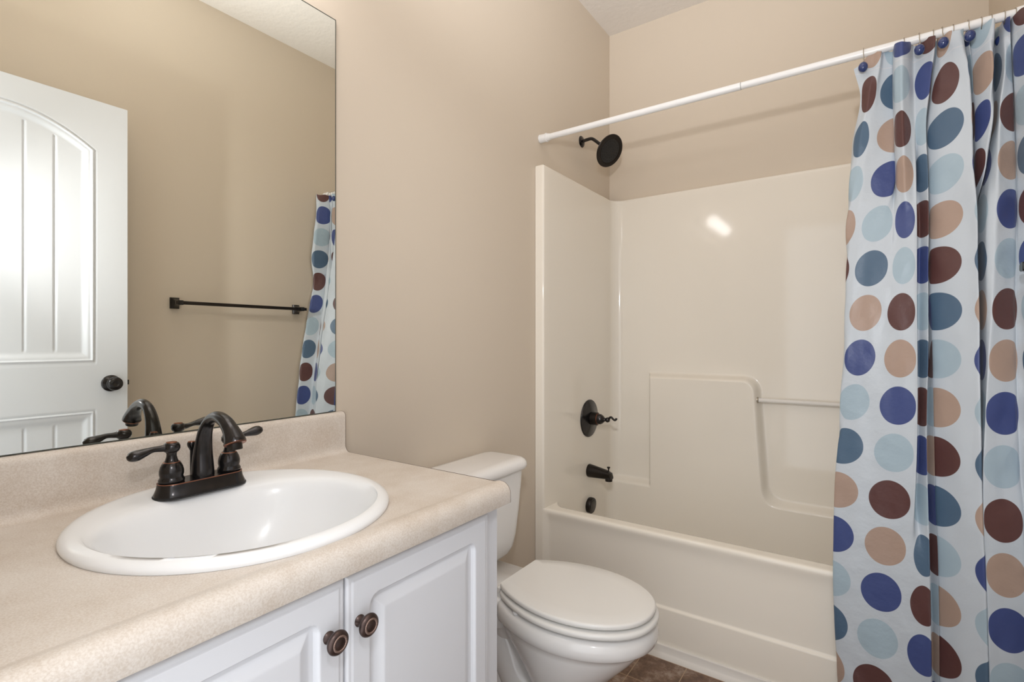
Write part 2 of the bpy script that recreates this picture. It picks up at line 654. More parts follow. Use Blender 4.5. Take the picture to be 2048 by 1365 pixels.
# tub floor with rising edges
def tub_floor():
    xs = [0.043, 0.06, 0.09, 0.14, 0.3, 0.8, 1.2, 1.40, 1.44, 1.47, 1.481]
    ys = [1.90, 1.93, 1.96, 2.0, 2.1, 2.3, 2.42, 2.46, 2.49, 2.505]
    v = []
    for x in xs:
        for y in ys:
            ex = max(sstep(0.14, 0.043, x), sstep(1.40, 1.481, x))
            ey = max(sstep(1.99, 1.90, y), sstep(2.42, 2.505, y))
            v.append((x, y, 0.075 + 0.10 * max(ex, ey)))
    mesh('tub_floor', v, grid_faces(len(xs), len(ys)), M['gelcoat'], tub)
tub_floor()

# clear bar across the soap niche
MBb = MB()
MBb.add(*tube([(0.747, 2.518, 0.877), (1.0, 2.518, 0.8775), (1.30, 2.518, 0.878)], 0.0098, 16))
bar = MBb.build('niche_bar', M['acrylic'], tub)
bar['label'] = 'clear plastic bar across the soap niche'
mb = MB()
mb.add(*lathe([(0.014, -0.004), (0.014, 0.003), (0.011, 0.006)], (0.745, 2.518, 0.877), (1, 0, 0), 16))
mb.build('bar_socket', M['wire'], bar)

# base trim in front of the tub
def trim():
    xs = [0.014, 0.5, 1.0, W - 0.014]
    P = [(1.8365, 0.0435), (1.8275, 0.0435), (1.8262, 0.0425), (1.8258, 0.040), (1.8256, 0.020), (1.822, 0.016), (1.8175, 0.010), (1.8145, 0.004), (1.8135, 0.0), (1.8365, 0.0)]
    rs = [[(x, y, z) for y, z in P] for x in xs]
    v, f = rings(rs, True, True, True)
    tag(mesh('trim_1', v, f, M['trimwhite'], None, True, 50), kind='structure')
trim()

# ------------------------------------------------------------------ shower fittings on the left panel
PX = 0.042
PY = 2.247
sv = empty('shower_valve', (PX, PY, 0.768))
tag(sv, 'round dark bronze shower valve plate with scrolled lever, above the tub spout', 'valve')
mb = MB()
mb.add(*lathe([(0.090, 0.0), (0.0905, 0.003), (0.089, 0.006), (0.080, 0.0085), (0.060, 0.0125), (0.045, 0.016), (0.036, 0.018)], (PX, PY, 0.768), (1, 0, 0), 56))
mb.build('escutcheon', M['bronze'], sv)
mb = MB()
mb.add(*lathe([(0.031, 0.016), (0.031, 0.046), (0.029, 0.047)], (PX, PY, 0.768), (1, 0, 0), 36))
mb.build('stem_sleeve', M['bronzedark'], sv)
mb = MB()
mb.add(*lathe([(0.0262, 0.0445), (0.0268, 0.047), (0.0262, 0.050)], (PX, PY, 0.768), (1, 0, 0), 36))
cp = mb.build('copper_ring', M['copper'], sv)
cp['label'] = 'worn copper ring'
mb = MB()
mb.add(*lathe([(0.0245, 0.048), (0.0255, 0.054), (0.024, 0.064), (0.019, 0.073), (0.011, 0.081), (0.0075, 0.086), (0.0075, 0.089), (0.0115, 0.093), (0.0125, 0.099), (0.010, 0.105), (0.006, 0.108)], (PX, PY, 0.768), (1, 0, 0), 32))
pth = catmull([(PX + 0.100, PY, 0.764), (PX + 0.108, PY, 0.778), (PX + 0.117, PY, 0.782), (PX + 0.126, PY, 0.774), (PX + 0.134, PY, 0.770), (PX + 0.141, PY, 0.774), (PX + 0.142, PY, 0.780)], 6)
mb.add(*tube(pth, interp([0.006, 0.0055, 0.005, 0.005, 0.005, 0.0052, 0.0048], 6), 12, (0, 1, 0)))
mb.build('lever', M['bronze'], sv)

ts = empty('tub_spout', (PX, PY, 0.514))
tag(ts, 'dark bronze tub spout with diverter knob, below the shower valve', 'spout')
def spout_body():
    rs = []
    for t, rt, rb, rw in ((0.0, 0.031, 0.031, 0.031), (0.004, 0.032, 0.032, 0.032), (0.03, 0.027, 0.031, 0.030), (0.06, 0.021, 0.030, 0.027), (0.085, 0.016, 0.029, 0.025), (0.100, 0.011, 0.028, 0.0235), (0.112, 0.002, 0.027, 0.022), (0.119, -0.012, 0.0265, 0.019), (0.120, -0.022, 0.026, 0.016)):
        ring = []
        for k in range(28):
            a = 2 * math.pi * k / 28
            zz = math.sin(a)
            z = 0.514 + (zz * rt if zz > 0 else zz * rb) if rt > 0 else 0.514 + (-0.026 + (zz + 1) * 0.5 * (rt + 0.026))
            ring.append((PX + t, PY + math.cos(a) * rw, z))
        rs.append(ring)
    return rings(rs)
mb = MB()
mb.add(*spout_body())
mb.add(*lathe([(0.0165, 0.0), (0.0175, 0.012), (0.016, 0.016)], (PX + 0.104, PY, 0.478), (0, 0, 1), 24))
mb.build('spout_body', M['bronzedark'], ts)
mb = MB()
mb.add(*lathe([(0.003, 0.0), (0.003, 0.010), (0.0045, 0.013), (0.0075, 0.018), (0.0078, 0.021), (0.005, 0.022)], (PX + 0.103, PY, 0.524), (0, 0, 1), 20))
mb.build('diverter_knob', M['bronzedark'], ts)

ov = empty('overflow_cover', (PX, PY, 0.347))
tag(ov, 'round dark bronze overflow cover at the tub rim, below the tub spout', 'overflow cover')
mb = MB()
mb.add(*lathe([(0.036, -0.001), (0.0378, 0.003), (0.0378, 0.019), (0.0355, 0.022), (0.030, 0.0225)], (PX, PY, 0.347), (1, 0, -0.06), 36))
mb.build('cover', M['bronzedark'], ov)
mb = MB()
mb.add(*lathe([(0.0295, 0.022), (0.028, 0.0245), (0.015, 0.0255)], (PX, PY, 0.347), (1, 0, -0.06), 36))
mb.build('face_plate', M['bronze'], ov)

sh = empty('wall_shower', (0.0, 2.25, 2.122))
tag(sh, 'dark bronze round shower head on a bent wall arm', 'shower head')
mb = MB()
mb.add(*lathe([(0.0275, 0.0), (0.0275, 0.002), (0.024, 0.006), (0.014, 0.009), (0.010, 0.010)], (0.0, 2.25, 2.122), (1, 0, 0), 32))
mb.build('flange', M['bronze'], sh)
mb = MB()
pth = catmull([(0.004, 2.25, 2.122), (0.03, 2.25, 2.125), (0.055, 2.2495, 2.124), (0.075, 2.248, 2.110), (0.112, 2.246, 2.076), (0.122, 2.245, 2.067)], 6)
mb.add(*tube(pth, 0.0078, 16, (0, 1, 0)))
mb.build('arm', M['bronze'], sh)
HC = Vector((0.150, 2.243, 2.044))
HA = Vector((0.80, -0.28, -0.53)).normalized()
mb = MB()
mb.add(*lathe([(0.011, -0.040), (0.014, -0.034), (0.014, -0.026), (0.020, -0.020), (0.045, -0.014), (0.068, -0.008), (0.0715, -0.002), (0.0765, 0.003), (0.074, 0.006), (0.060, 0.0065), (0.055, 0.004)], HC, HA, 48))
mb.build('spray_head', M['bronzedark'], sh)
mb = MB()
mb.add(*lathe([(0.0545, 0.003), (0.054, 0.0055), (0.03, 0.0065), (0.001, 0.0068)], HC, HA, 48))
a_, u_, w_ = frame_of(HA)
for ring_, cnt in ((0.045, 22), (0.032, 16), (0.019, 10)):
    for k in range(cnt):
        an = 2 * math.pi * k / cnt
        mb.add(*lathe([(0.0022, 0.005), (0.0018, 0.008)], HC + (u_ * math.cos(an) + w_ * math.sin(an)) * ring_, HA, 6))
mb.build('spray_face', M['rubber'], sh)

# ------------------------------------------------------------------ shower rod
ROD_Y, ROD_Z = 1.8645, 2.010
rod = empty('shower_rod', (0.0, ROD_Y, ROD_Z))
tag(rod, 'white tension shower rod spanning wall to wall above the tub', 'shower rod')
mb = MB()
mb.add(*lathe([(0.0122, 0.03), (0.0122, 0.80), (0.0116, 0.802)], (0.0, ROD_Y, ROD_Z), (1, 0, 0), 28))
mb.build('outer_tube', M['rodwhite'], rod)
mb = MB()
mb.add(*lathe([(0.0116, 0.79), (0.0116, W - 0.03)], (0.0, ROD_Y, ROD_Z), (1, 0, 0), 28))
mb.build('inner_tube', M['rodwhite'], rod)
mb = MB()
mb.add(*lathe([(0.0118, 0.7995), (0.01235, 0.8), (0.01235, 0.8018), (0.0117, 0.8022)], (0.0, ROD_Y, ROD_Z), (1, 0, 0), 28))
mb.build('joint_ring', M['jointgrey'], rod)
for s in (0, 1):
    mb = MB()
    ax = (1, 0, 0) if s == 0 else (-1, 0, 0)
    mb.add(*lathe([(0.0175, 0.001), (0.0178, 0.004), (0.0165, 0.028), (0.0165, 0.031), (0.0185, 0.0315), (0.0185, 0.0345), (0.0150, 0.0355), (0.0146, 0.046), (0.0135, 0.050)], (0.0 if s == 0 else W, ROD_Y, ROD_Z), ax, 32))
    mb.build('end_cap', M['rodwhite'], rod)

# ------------------------------------------------------------------ shower curtain
CURTAIN_ROWS = [
  (1.985, [(0,1.1146,1.862),(0.03,1.1372,1.862),(0.068,1.1667,1.858),(0.115,1.187,1.85),(0.135,1.1898,1.872),(0.199,1.2148,1.874),(0.255,1.213,1.892),(0.303,1.2167,1.842),(0.335,1.2338,1.826),(0.365,1.253,1.848),(0.4,1.2616,1.882),(0.425,1.2758,1.872),(0.49,1.3098,1.842),(0.52,1.311,1.882),(0.64,1.3132,1.882),(0.7,1.3163,1.867),(0.7755,1.3446,1.85),(0.8,1.3608,1.846),(0.825,1.3698,1.852),(0.9,1.3703,1.912),(0.965,1.3743,1.882),(1,1.3823,1.862),(1.08,1.3821,1.922),(1.205,1.3847,1.8819),(1.2995,1.4257,1.8419),(1.315,1.4315,1.8419),(1.4,1.4364,1.9219),(1.52,1.441,1.9119),(1.5875,1.4498,1.8719),(1.64,1.4603,1.8419),(1.68,1.4657,1.8919),(1.72,1.4657,1.8569),(1.8,1.4947,1.8019),(1.83,1.5132,1.7969)]),
  (1.8808, [(0,1.1346,1.8725),(0.03,1.1434,1.8645),(0.068,1.1569,1.8525),(0.1205,1.1739,1.8564),(0.1465,1.1836,1.8643),(0.19,1.2162,1.8801),(0.245,1.2111,1.9101),(0.306,1.2166,1.8401),(0.345,1.2337,1.824),(0.3825,1.2529,1.8459),(0.4,1.2611,1.8718),(0.42,1.2698,1.8658),(0.497,1.2998,1.8376),(0.53,1.2998,1.8796),(0.62,1.3005,1.8896),(0.6705,1.3057,1.8715),(0.7755,1.3591,1.8492),(0.805,1.3805,1.839),(0.88,1.3797,1.919),(0.965,1.3824,1.889),(1,1.3906,1.871),(1.07,1.3882,1.919),(1.205,1.3905,1.879),(1.285,1.4291,1.8387),(1.36,1.4332,1.9287),(1.5,1.4405,1.9086),(1.5875,1.4509,1.8486),(1.625,1.4673,1.8665),(1.68,1.47,1.8884),(1.735,1.4688,1.8584),(1.8,1.494,1.7983),(1.83,1.5125,1.7932)]),
  (1.7501, [(0,1.1141,1.8857),(0.02,1.1195,1.8677),(0.068,1.1348,1.8537),(0.1205,1.1557,1.8537),(0.1465,1.1763,1.8593),(0.195,1.2194,1.8701),(0.245,1.2144,1.8992),(0.3,1.2195,1.8401),(0.34,1.2359,1.8217),(0.3825,1.2551,1.8452),(0.41,1.2656,1.8529),(0.425,1.2677,1.8508),(0.485,1.2888,1.8362),(0.53,1.2888,1.8823),(0.63,1.2906,1.8922),(0.676,1.2932,1.8661),(0.7755,1.3682,1.8381),(0.805,1.3854,1.8297),(0.88,1.387,1.9096),(0.985,1.3916,1.8795),(1.02,1.3937,1.8634),(1.09,1.3933,1.9094),(1.215,1.3945,1.8694),(1.2995,1.4217,1.8347),(1.325,1.4275,1.8345),(1.4,1.4338,1.9184),(1.52,1.4369,1.8983),(1.5875,1.4384,1.8362),(1.635,1.4699,1.8594),(1.69,1.4736,1.8813),(1.73,1.4727,1.8593),(1.8,1.4927,1.7818),(1.83,1.5109,1.7763)]),
  (1.6194, [(0,1.1088,1.8934),(0.035,1.1058,1.8604),(0.068,1.1211,1.8504),(0.1205,1.141,1.8444),(0.1465,1.1618,1.8483),(0.215,1.2213,1.8568),(0.255,1.2174,1.8801),(0.29,1.2218,1.8388),(0.33,1.238,1.8179),(0.3825,1.2601,1.8346),(0.405,1.2678,1.8342),(0.42,1.2656,1.8723),(0.44,1.2704,1.858),(0.49,1.2926,1.8287),(0.53,1.2906,1.8759),(0.63,1.2924,1.8857),(0.683,1.296,1.8585),(0.7755,1.3666,1.8245),(0.805,1.3856,1.8154),(0.88,1.3874,1.8953),(1,1.3911,1.8751),(1.09,1.3915,1.8951),(1.245,1.3926,1.855),(1.2995,1.4097,1.826),(1.315,1.4132,1.8298),(1.42,1.4154,1.9037),(1.53,1.4173,1.8736),(1.5615,1.4235,1.8472),(1.5875,1.4331,1.8207),(1.66,1.4716,1.8524),(1.69,1.4736,1.8643),(1.7185,1.4747,1.8543),(1.8,1.4938,1.7692),(1.83,1.51,1.7632)]),
  (1.4887, [(0,1.1037,1.8891),(0.034,1.1064,1.8841),(0.068,1.0971,1.8511),(0.1205,1.1225,1.8451),(0.1465,1.1398,1.8411),(0.2515,1.2134,1.83),(0.2775,1.218,1.8296),(0.3825,1.2624,1.8174),(0.398,1.2676,1.8129),(0.424,1.2638,1.8412),(0.447,1.2752,1.8541),(0.486,1.2943,1.8223),(0.525,1.2892,1.8718),(0.6,1.2921,1.8815),(0.65,1.294,1.8764),(0.697,1.299,1.8559),(0.7755,1.364,1.8197),(0.8015,1.3863,1.8056),(0.8075,1.3911,1.7971),(0.95,1.3946,1.9368),(1.08,1.3901,1.8272),(1.21,1.3967,1.9366),(1.34,1.3913,1.8291),(1.45,1.3971,1.9066),(1.525,1.4075,1.8316),(1.56,1.4105,1.8113),(1.5875,1.4283,1.8016),(1.66,1.4693,1.8337),(1.676,1.4719,1.8434),(1.7185,1.4733,1.8353),(1.8,1.5043,1.7784),(1.83,1.517,1.781)]),
  (1.358, [(0,1.1053,1.8786),(0.0525,1.108,1.8736),(0.105,1.0987,1.8406),(0.1465,1.1227,1.8306),(0.2515,1.2016,1.8189),(0.2775,1.2119,1.8175),(0.3825,1.2626,1.8026),(0.398,1.2667,1.7981),(0.424,1.2629,1.8266),(0.447,1.2731,1.8392),(0.486,1.292,1.8066),(0.525,1.287,1.8563),(0.6,1.2899,1.8659),(0.65,1.2917,1.8607),(0.71,1.2978,1.8398),(0.7755,1.3589,1.8015),(0.8015,1.3838,1.7861),(0.8085,1.3895,1.7773),(0.95,1.3932,1.9168),(1.08,1.3885,1.8075),(1.21,1.3952,1.9165),(1.34,1.3898,1.8093),(1.45,1.3956,1.8865),(1.525,1.4028,1.8115),(1.56,1.4058,1.7911),(1.5875,1.4214,1.781),(1.665,1.4636,1.8112),(1.681,1.4662,1.8209),(1.7185,1.4703,1.8123),(1.8,1.5005,1.7542),(1.83,1.5145,1.7563)]),
  (1.2273, [(0,1.1018,1.8676),(0.0625,1.1044,1.8626),(0.125,1.0953,1.8296),(0.1465,1.1094,1.8196),(0.2515,1.1863,1.8089),(0.2775,1.2001,1.8064),(0.3825,1.2617,1.7875),(0.398,1.2658,1.7828),(0.424,1.2621,1.8114),(0.447,1.271,1.8238),(0.486,1.2908,1.7903),(0.525,1.2858,1.8402),(0.575,1.2959,1.8434),(0.602,1.298,1.815),(0.66,1.2905,1.8444),(0.712,1.2976,1.8231),(0.7755,1.3578,1.7824),(0.8015,1.3813,1.7662),(0.8115,1.3896,1.7568),(0.95,1.3937,1.896),(1.08,1.3888,1.7869),(1.21,1.3958,1.8957),(1.34,1.39,1.7887),(1.45,1.396,1.8656),(1.525,1.4009,1.7907),(1.56,1.4038,1.7702),(1.5875,1.4128,1.7606),(1.665,1.4588,1.7885),(1.681,1.4614,1.798),(1.7185,1.4706,1.7884),(1.8,1.4998,1.7292),(1.83,1.5135,1.7307)]),
  (1.0966, [(0,1.0995,1.8566),(0.071,1.1022,1.8516),(0.142,1.0932,1.8186),(0.1465,1.0972,1.8086),(0.2515,1.171,1.8003),(0.2775,1.193,1.7955),(0.3825,1.263,1.7724),(0.398,1.2659,1.7678),(0.424,1.2623,1.7966),(0.447,1.2701,1.8089),(0.486,1.2896,1.7746),(0.525,1.2847,1.8247),(0.575,1.2926,1.828),(0.602,1.2999,1.7984),(0.66,1.2926,1.828),(0.714,1.2995,1.8065),(0.7755,1.3538,1.7648),(0.8015,1.378,1.7476),(0.8135,1.388,1.7374),(0.95,1.3923,1.8765),(1.08,1.3872,1.7676),(1.21,1.3943,1.876),(1.34,1.3884,1.7693),(1.45,1.3945,1.846),(1.525,1.3973,1.7714),(1.56,1.4002,1.7508),(1.5875,1.4036,1.742),(1.668,1.4569,1.7665),(1.684,1.4594,1.776),(1.7185,1.4694,1.7658),(1.8,1.4976,1.7057),(1.83,1.511,1.7068)]),
  (0.9659, [(0,1.0909,1.8465),(0.075,1.0936,1.8415),(0.15,1.0847,1.8085),(0.2515,1.1569,1.7925),(0.2775,1.1825,1.7869),(0.3825,1.2622,1.7592),(0.398,1.2651,1.7545),(0.424,1.2615,1.7834),(0.447,1.2682,1.7957),(0.486,1.2855,1.7614),(0.525,1.2806,1.8116),(0.575,1.2894,1.8145),(0.602,1.3008,1.7836),(0.66,1.2936,1.8134),(0.717,1.3004,1.7917),(0.7755,1.3511,1.7492),(0.8015,1.3768,1.7308),(0.8145,1.3876,1.7201),(0.95,1.3921,1.859),(1.08,1.3869,1.7503),(1.21,1.3941,1.8585),(1.34,1.3881,1.752),(1.45,1.3942,1.8285),(1.525,1.395,1.7543),(1.56,1.3978,1.7336),(1.5875,1.3949,1.7263),(1.67,1.4554,1.7473),(1.686,1.4579,1.7567),(1.7185,1.4685,1.7461),(1.8,1.496,1.6853),(1.83,1.5091,1.686)]),
  (0.8352, [(0,1.0861,1.8378),(0.0935,1.0889,1.8328),(0.187,1.0801,1.7998),(0.2515,1.1427,1.7838),(0.2775,1.1697,1.7812),(0.3825,1.2563,1.7499),(0.398,1.2634,1.744),(0.424,1.2598,1.773),(0.447,1.2675,1.7849),(0.486,1.2847,1.7503),(0.525,1.2798,1.8006),(0.575,1.2886,1.8032),(0.602,1.3019,1.7716),(0.66,1.2948,1.8015),(0.722,1.3015,1.7797),(0.7755,1.3487,1.737),(0.8015,1.376,1.7176),(0.8155,1.3876,1.7065),(0.95,1.3924,1.8452),(1.08,1.387,1.7367),(1.21,1.3943,1.8447),(1.34,1.3881,1.7384),(1.45,1.3944,1.8147),(1.525,1.3877,1.7425),(1.56,1.3906,1.7217),(1.5875,1.3895,1.714),(1.68,1.4572,1.7318),(1.696,1.4597,1.7411),(1.7185,1.4675,1.731),(1.8,1.4944,1.6697),(1.83,1.5074,1.6702)]),
  (0.7045, [(0,1.0775,1.8313),(0.0965,1.0802,1.8263),(0.193,1.0716,1.7933),(0.2515,1.1309,1.7773),(0.2775,1.1569,1.7773),(0.3825,1.2486,1.7447),(0.398,1.2588,1.7379),(0.424,1.2552,1.7669),(0.447,1.2628,1.7787),(0.486,1.2872,1.742),(0.525,1.2825,1.7923),(0.575,1.2901,1.7952),(0.602,1.3033,1.7635),(0.66,1.2963,1.7934),(0.724,1.3029,1.7716),(0.7755,1.3497,1.7286),(0.8015,1.375,1.7096),(0.8185,1.3891,1.6977),(0.95,1.3942,1.8362),(1.08,1.3886,1.7278),(1.21,1.3962,1.8357),(1.34,1.3897,1.7295),(1.45,1.3962,1.8057),(1.525,1.3885,1.7338),(1.56,1.3912,1.7131),(1.5875,1.3884,1.7059),(1.692,1.4631,1.7211),(1.708,1.4657,1.7304),(1.7185,1.4709,1.7209),(1.8,1.4972,1.6596),(1.83,1.51,1.6601)]),
  (0.5738, [(0,1.0751,1.8275),(0.0995,1.0778,1.8225),(0.199,1.0694,1.7855),(0.2515,1.1202,1.7735),(0.2775,1.1475,1.7715),(0.3825,1.239,1.7456),(0.4085,1.256,1.7449),(0.49,1.2893,1.7296),(0.52,1.2863,1.7725),(0.575,1.2922,1.7808),(0.602,1.3076,1.7545),(0.66,1.3004,1.7785),(0.729,1.3071,1.7607),(0.7755,1.3493,1.725),(0.8015,1.3748,1.7079),(0.8235,1.3932,1.6948),(0.95,1.3986,1.8313),(1.08,1.3926,1.7229),(1.21,1.4005,1.8307),(1.34,1.3937,1.7246),(1.45,1.4004,1.8008),(1.525,1.3925,1.729),(1.56,1.3951,1.7082),(1.5875,1.3923,1.701),(1.6925,1.4683,1.7159),(1.7085,1.4708,1.7252),(1.7185,1.4768,1.7156),(1.8,1.5025,1.6544),(1.83,1.5152,1.6549)]),
  (0.4431, [(0,1.0747,1.808),(0.103,1.0772,1.808),(0.206,1.0683,1.7833),(0.2515,1.113,1.7713),(0.2775,1.1381,1.7693),(0.3825,1.2293,1.746),(0.4085,1.2486,1.7447),(0.49,1.2911,1.7269),(0.52,1.2882,1.7697),(0.575,1.2951,1.7778),(0.602,1.3094,1.7518),(0.66,1.3022,1.7758),(0.732,1.3099,1.7577),(0.7755,1.3491,1.7228),(0.8015,1.3745,1.7057),(0.8275,1.3964,1.6916),(0.95,1.3994,1.808),(1.08,1.3958,1.7198),(1.21,1.4013,1.808),(1.34,1.397,1.7215),(1.45,1.4038,1.7976),(1.525,1.3958,1.7258),(1.56,1.3983,1.7051),(1.5875,1.3955,1.6979),(1.6925,1.4744,1.712),(1.7085,1.477,1.7213),(1.7185,1.4828,1.7116),(1.8,1.508,1.6506),(1.83,1.517,1.6513)]),
  (0.3124, [(0,1.0785,1.808),(0.1065,1.081,1.808),(0.213,1.0722,1.7803),(0.2515,1.1058,1.7683),(0.2775,1.1298,1.7663),(0.3825,1.2217,1.7452),(0.4085,1.2421,1.7435),(0.49,1.2929,1.7234),(0.52,1.29,1.7662),(0.575,1.2969,1.7743),(0.602,1.3102,1.7486),(0.66,1.303,1.7726),(0.732,1.3107,1.7545),(0.7755,1.3497,1.7196),(0.8015,1.3741,1.7028),(0.8305,1.3986,1.688),(0.95,1.4023,1.808),(1.08,1.3981,1.7162),(1.21,1.4043,1.808),(1.34,1.3992,1.7179),(1.45,1.4062,1.7939),(1.525,1.398,1.7222),(1.56,1.4006,1.7015),(1.5875,1.3977,1.6943),(1.6925,1.4803,1.7073),(1.7085,1.4829,1.7166),(1.7185,1.4887,1.707),(1.8,1.5133,1.6462),(1.83,1.517,1.6483)]),
  (0.1817, [(0,1.0848,1.808),(0.1145,1.0873,1.808),(0.229,1.0785,1.7772),(0.2515,1.0986,1.7652),(0.2775,1.1192,1.7632),(0.3825,1.214,1.7442),(0.4085,1.2346,1.7425),(0.49,1.2936,1.7201),(0.52,1.2908,1.7629),(0.575,1.2977,1.771),(0.602,1.3099,1.7456),(0.66,1.3027,1.7695),(0.733,1.3114,1.7511),(0.7755,1.3493,1.7166),(0.8015,1.3737,1.6998),(0.8325,1.3999,1.6846),(0.95,1.4043,1.808),(1.08,1.3994,1.7127),(1.21,1.4062,1.808),(1.34,1.4006,1.7144),(1.45,1.4076,1.7904),(1.525,1.3994,1.7187),(1.56,1.4019,1.698),(1.5875,1.399,1.6908),(1.6925,1.4845,1.703),(1.7085,1.4872,1.7123),(1.7185,1.4928,1.7027),(1.8,1.517,1.642),(1.83,1.517,1.6452)]),
  (0.051, [(0,1.0935,1.808),(0.118,1.096,1.808),(0.236,1.0873,1.7752),(0.2515,1.0987,1.7632),(0.2775,1.112,1.7612),(0.3825,1.2063,1.7443),(0.4085,1.2281,1.7423),(0.49,1.2954,1.7176),(0.52,1.2927,1.7603),(0.575,1.2996,1.7684),(0.602,1.3107,1.7433),(0.66,1.3036,1.7673),(0.733,1.3122,1.7489),(0.7755,1.3491,1.7147),(0.8015,1.3735,1.6979),(0.8345,1.4014,1.6822),(0.95,1.4062,1.808),(1.08,1.4009,1.7103),(1.21,1.4082,1.808),(1.34,1.4021,1.712),(1.45,1.4092,1.788),(1.525,1.4009,1.7163),(1.56,1.4033,1.6956),(1.5875,1.4005,1.6884),(1.6925,1.4874,1.7003),(1.7085,1.49,1.7095),(1.7185,1.4956,1.7),(1.8,1.517,1.6393),(1.83,1.517,1.6432)]),
]

def lin(knots, u, c):
    if u <= knots[0][0]:
        return knots[0][c]
    for a, b in zip(knots, knots[1:]):
        if u <= b[0]:
            t = (u - a[0]) / (b[0] - a[0])
            return a[c] + (b[c] - a[c]) * t
    return knots[-1][c]

def curtain():
    U = 1.83
    us = frange(0.0, U, 0.0035)
    nu = len(us)
    rows = []
    ker = [0.06, 0.12, 0.2, 0.24, 0.2, 0.12, 0.06]
    for z, kn in CURTAIN_ROWS:
        X = [lin(kn, u, 1) for u in us]
        Y = [lin(kn, u, 2) for u in us]
        for _ in range(1):
            def sm(A):
                B = []
                for i in range(nu):
                    s = w = 0.0
                    for k in range(-3, 4):
                        if 0 <= i + k < nu:
                            s += A[i + k] * ker[k + 3]
                            w += ker[k + 3]
                    B.append(s / w)
                return B
            X, Y = sm(X), sm(Y)
        rows.append((z, X, Y))
    zr = [r[0] for r in rows]
    ztop, zbot = 2.004, 0.07
    ts = frange(0.0, 1.0, 0.0085)
    v, uvs = [], []
    for i, u in enumerate(us):
        tip = 0.034 * (1 - sstep(0.0, 0.06, u))
        sag = 0.006 * math.sin(u / 0.1525 * 2 * math.pi) ** 2
        zt = ztop - tip - sag
        for t in ts:
            z = zt + (zbot - zt) * t
            # catmull between rows in height
            if z >= zr[0]:
                x, y = rows[0][1][i], rows[0][2][i]
            else:
                k = 0
                while k < len(zr) - 2 and z < zr[k + 1]:
                    k += 1
                tt = (zr[k] - z) / (zr[k] - zr[k + 1])
                def cr(c):
                    p0 = rows[max(k - 1, 0)][c][i]
                    p1 = rows[k][c][i]
                    p2 = rows[k + 1][c][i]
                    p3 = rows[min(k + 2, len(rows) - 1)][c][i]
                    m1, m2 = (p2 - p0) * 0.5 * 0.7, (p3 - p1) * 0.5 * 0.7
                    t2, t3 = tt * tt, tt ** 3
                    return (2 * t3 - 3 * t2 + 1) * p1 + (t3 - 2 * t2 + tt) * m1 + (-2 * t3 + 3 * t2) * p2 + (t3 - t2) * m2
                x, y = cr(1), cr(2)
            y += 0.003 * noise.noise(Vector((x * 14 + u * 5, z * 9, 1.7))) + 0.0022 * noise.noise(Vector((u * 22 + z * 7, z * 26 - u * 9, 4.1)))
            v.append((x, y, z))
            # the cloth sags to the left inside the wide header folds
            dl = 0.030 * max(0.0, 1 - abs(u - 0.672) / 0.10) + 0.022 * max(0.0, 1 - abs(u - 1.20) / 0.09)
            dl *= sstep(1.15, 1.80, z)
            uvs.append(((u - DOT_U0) / DOT_P, (ROW_Z0 - z - dl) / ROW_P))
    o = mesh('shower_curtain', v, grid_faces(nu, len(ts)), M['curtain'], None, True, None, uvs)
    tag(o, 'white cloth shower curtain with blue, brown and tan dots', 'shower curtain')
curtain()

# hooks: wire ring over the rod with a navy ball hanging in front of the cloth
HOOKS = [1.1434, 1.2401, 1.2742, 1.3052, 1.3247, 1.3482, 1.3795, 1.4060, 1.4260, 1.4515, 1.4727]
ORD = ['first', 'second', 'third', 'fourth', 'fifth', 'sixth', 'seventh', 'eighth', 'ninth', 'tenth', 'eleventh']
def make_hook():
    h = empty('curtain_hook', (0, ROD_Y, ROD_Z))
    pts = []
    R_ = 0.0155
    for k in range(0, 19):
        a = math.radians(-50 + 250 * k / 18)      # from the back, over the top, down the front
        pts.append((0, ROD_Y + R_ * math.cos(a), ROD_Z + R_ * math.sin(a)))
    pts += [(0.001, ROD_Y - 0.020, ROD_Z - 0.018), (0.001, ROD_Y - 0.024, ROD_Z - 0.030), (0.0, ROD_Y - 0.028, ROD_Z - 0.042)]
    mb = MB()
    mb.add(*tube(catmull(pts, 3), 0.0011, 8, (1, 0, 0)))
    mb.build('ring', M['wire'], h)
    return h
hook0 = make_hook()
def plain_ring():
    pts = [(0, ROD_Y + 0.0165 * math.cos(a * math.pi / 12), ROD_Z - 0.003 + 0.0165 * math.sin(a * math.pi / 12)) for a in range(24)]
    hook0.location = (0, ROD_Y, ROD_Z)
    mb = MB()
    mb.add(*tube(pts, 0.0011, 8, (1, 0, 0), None, False, True))
    return mb.build('ring', M['wire'], hook0)
spare_ring = plain_ring()
spare_mesh = spare_ring.data
bpy.data.objects.remove(spare_ring)
BALL_Y = {0: 1.842, 2: 1.828, 4: 1.822, 6: 1.822}
ball_me = None
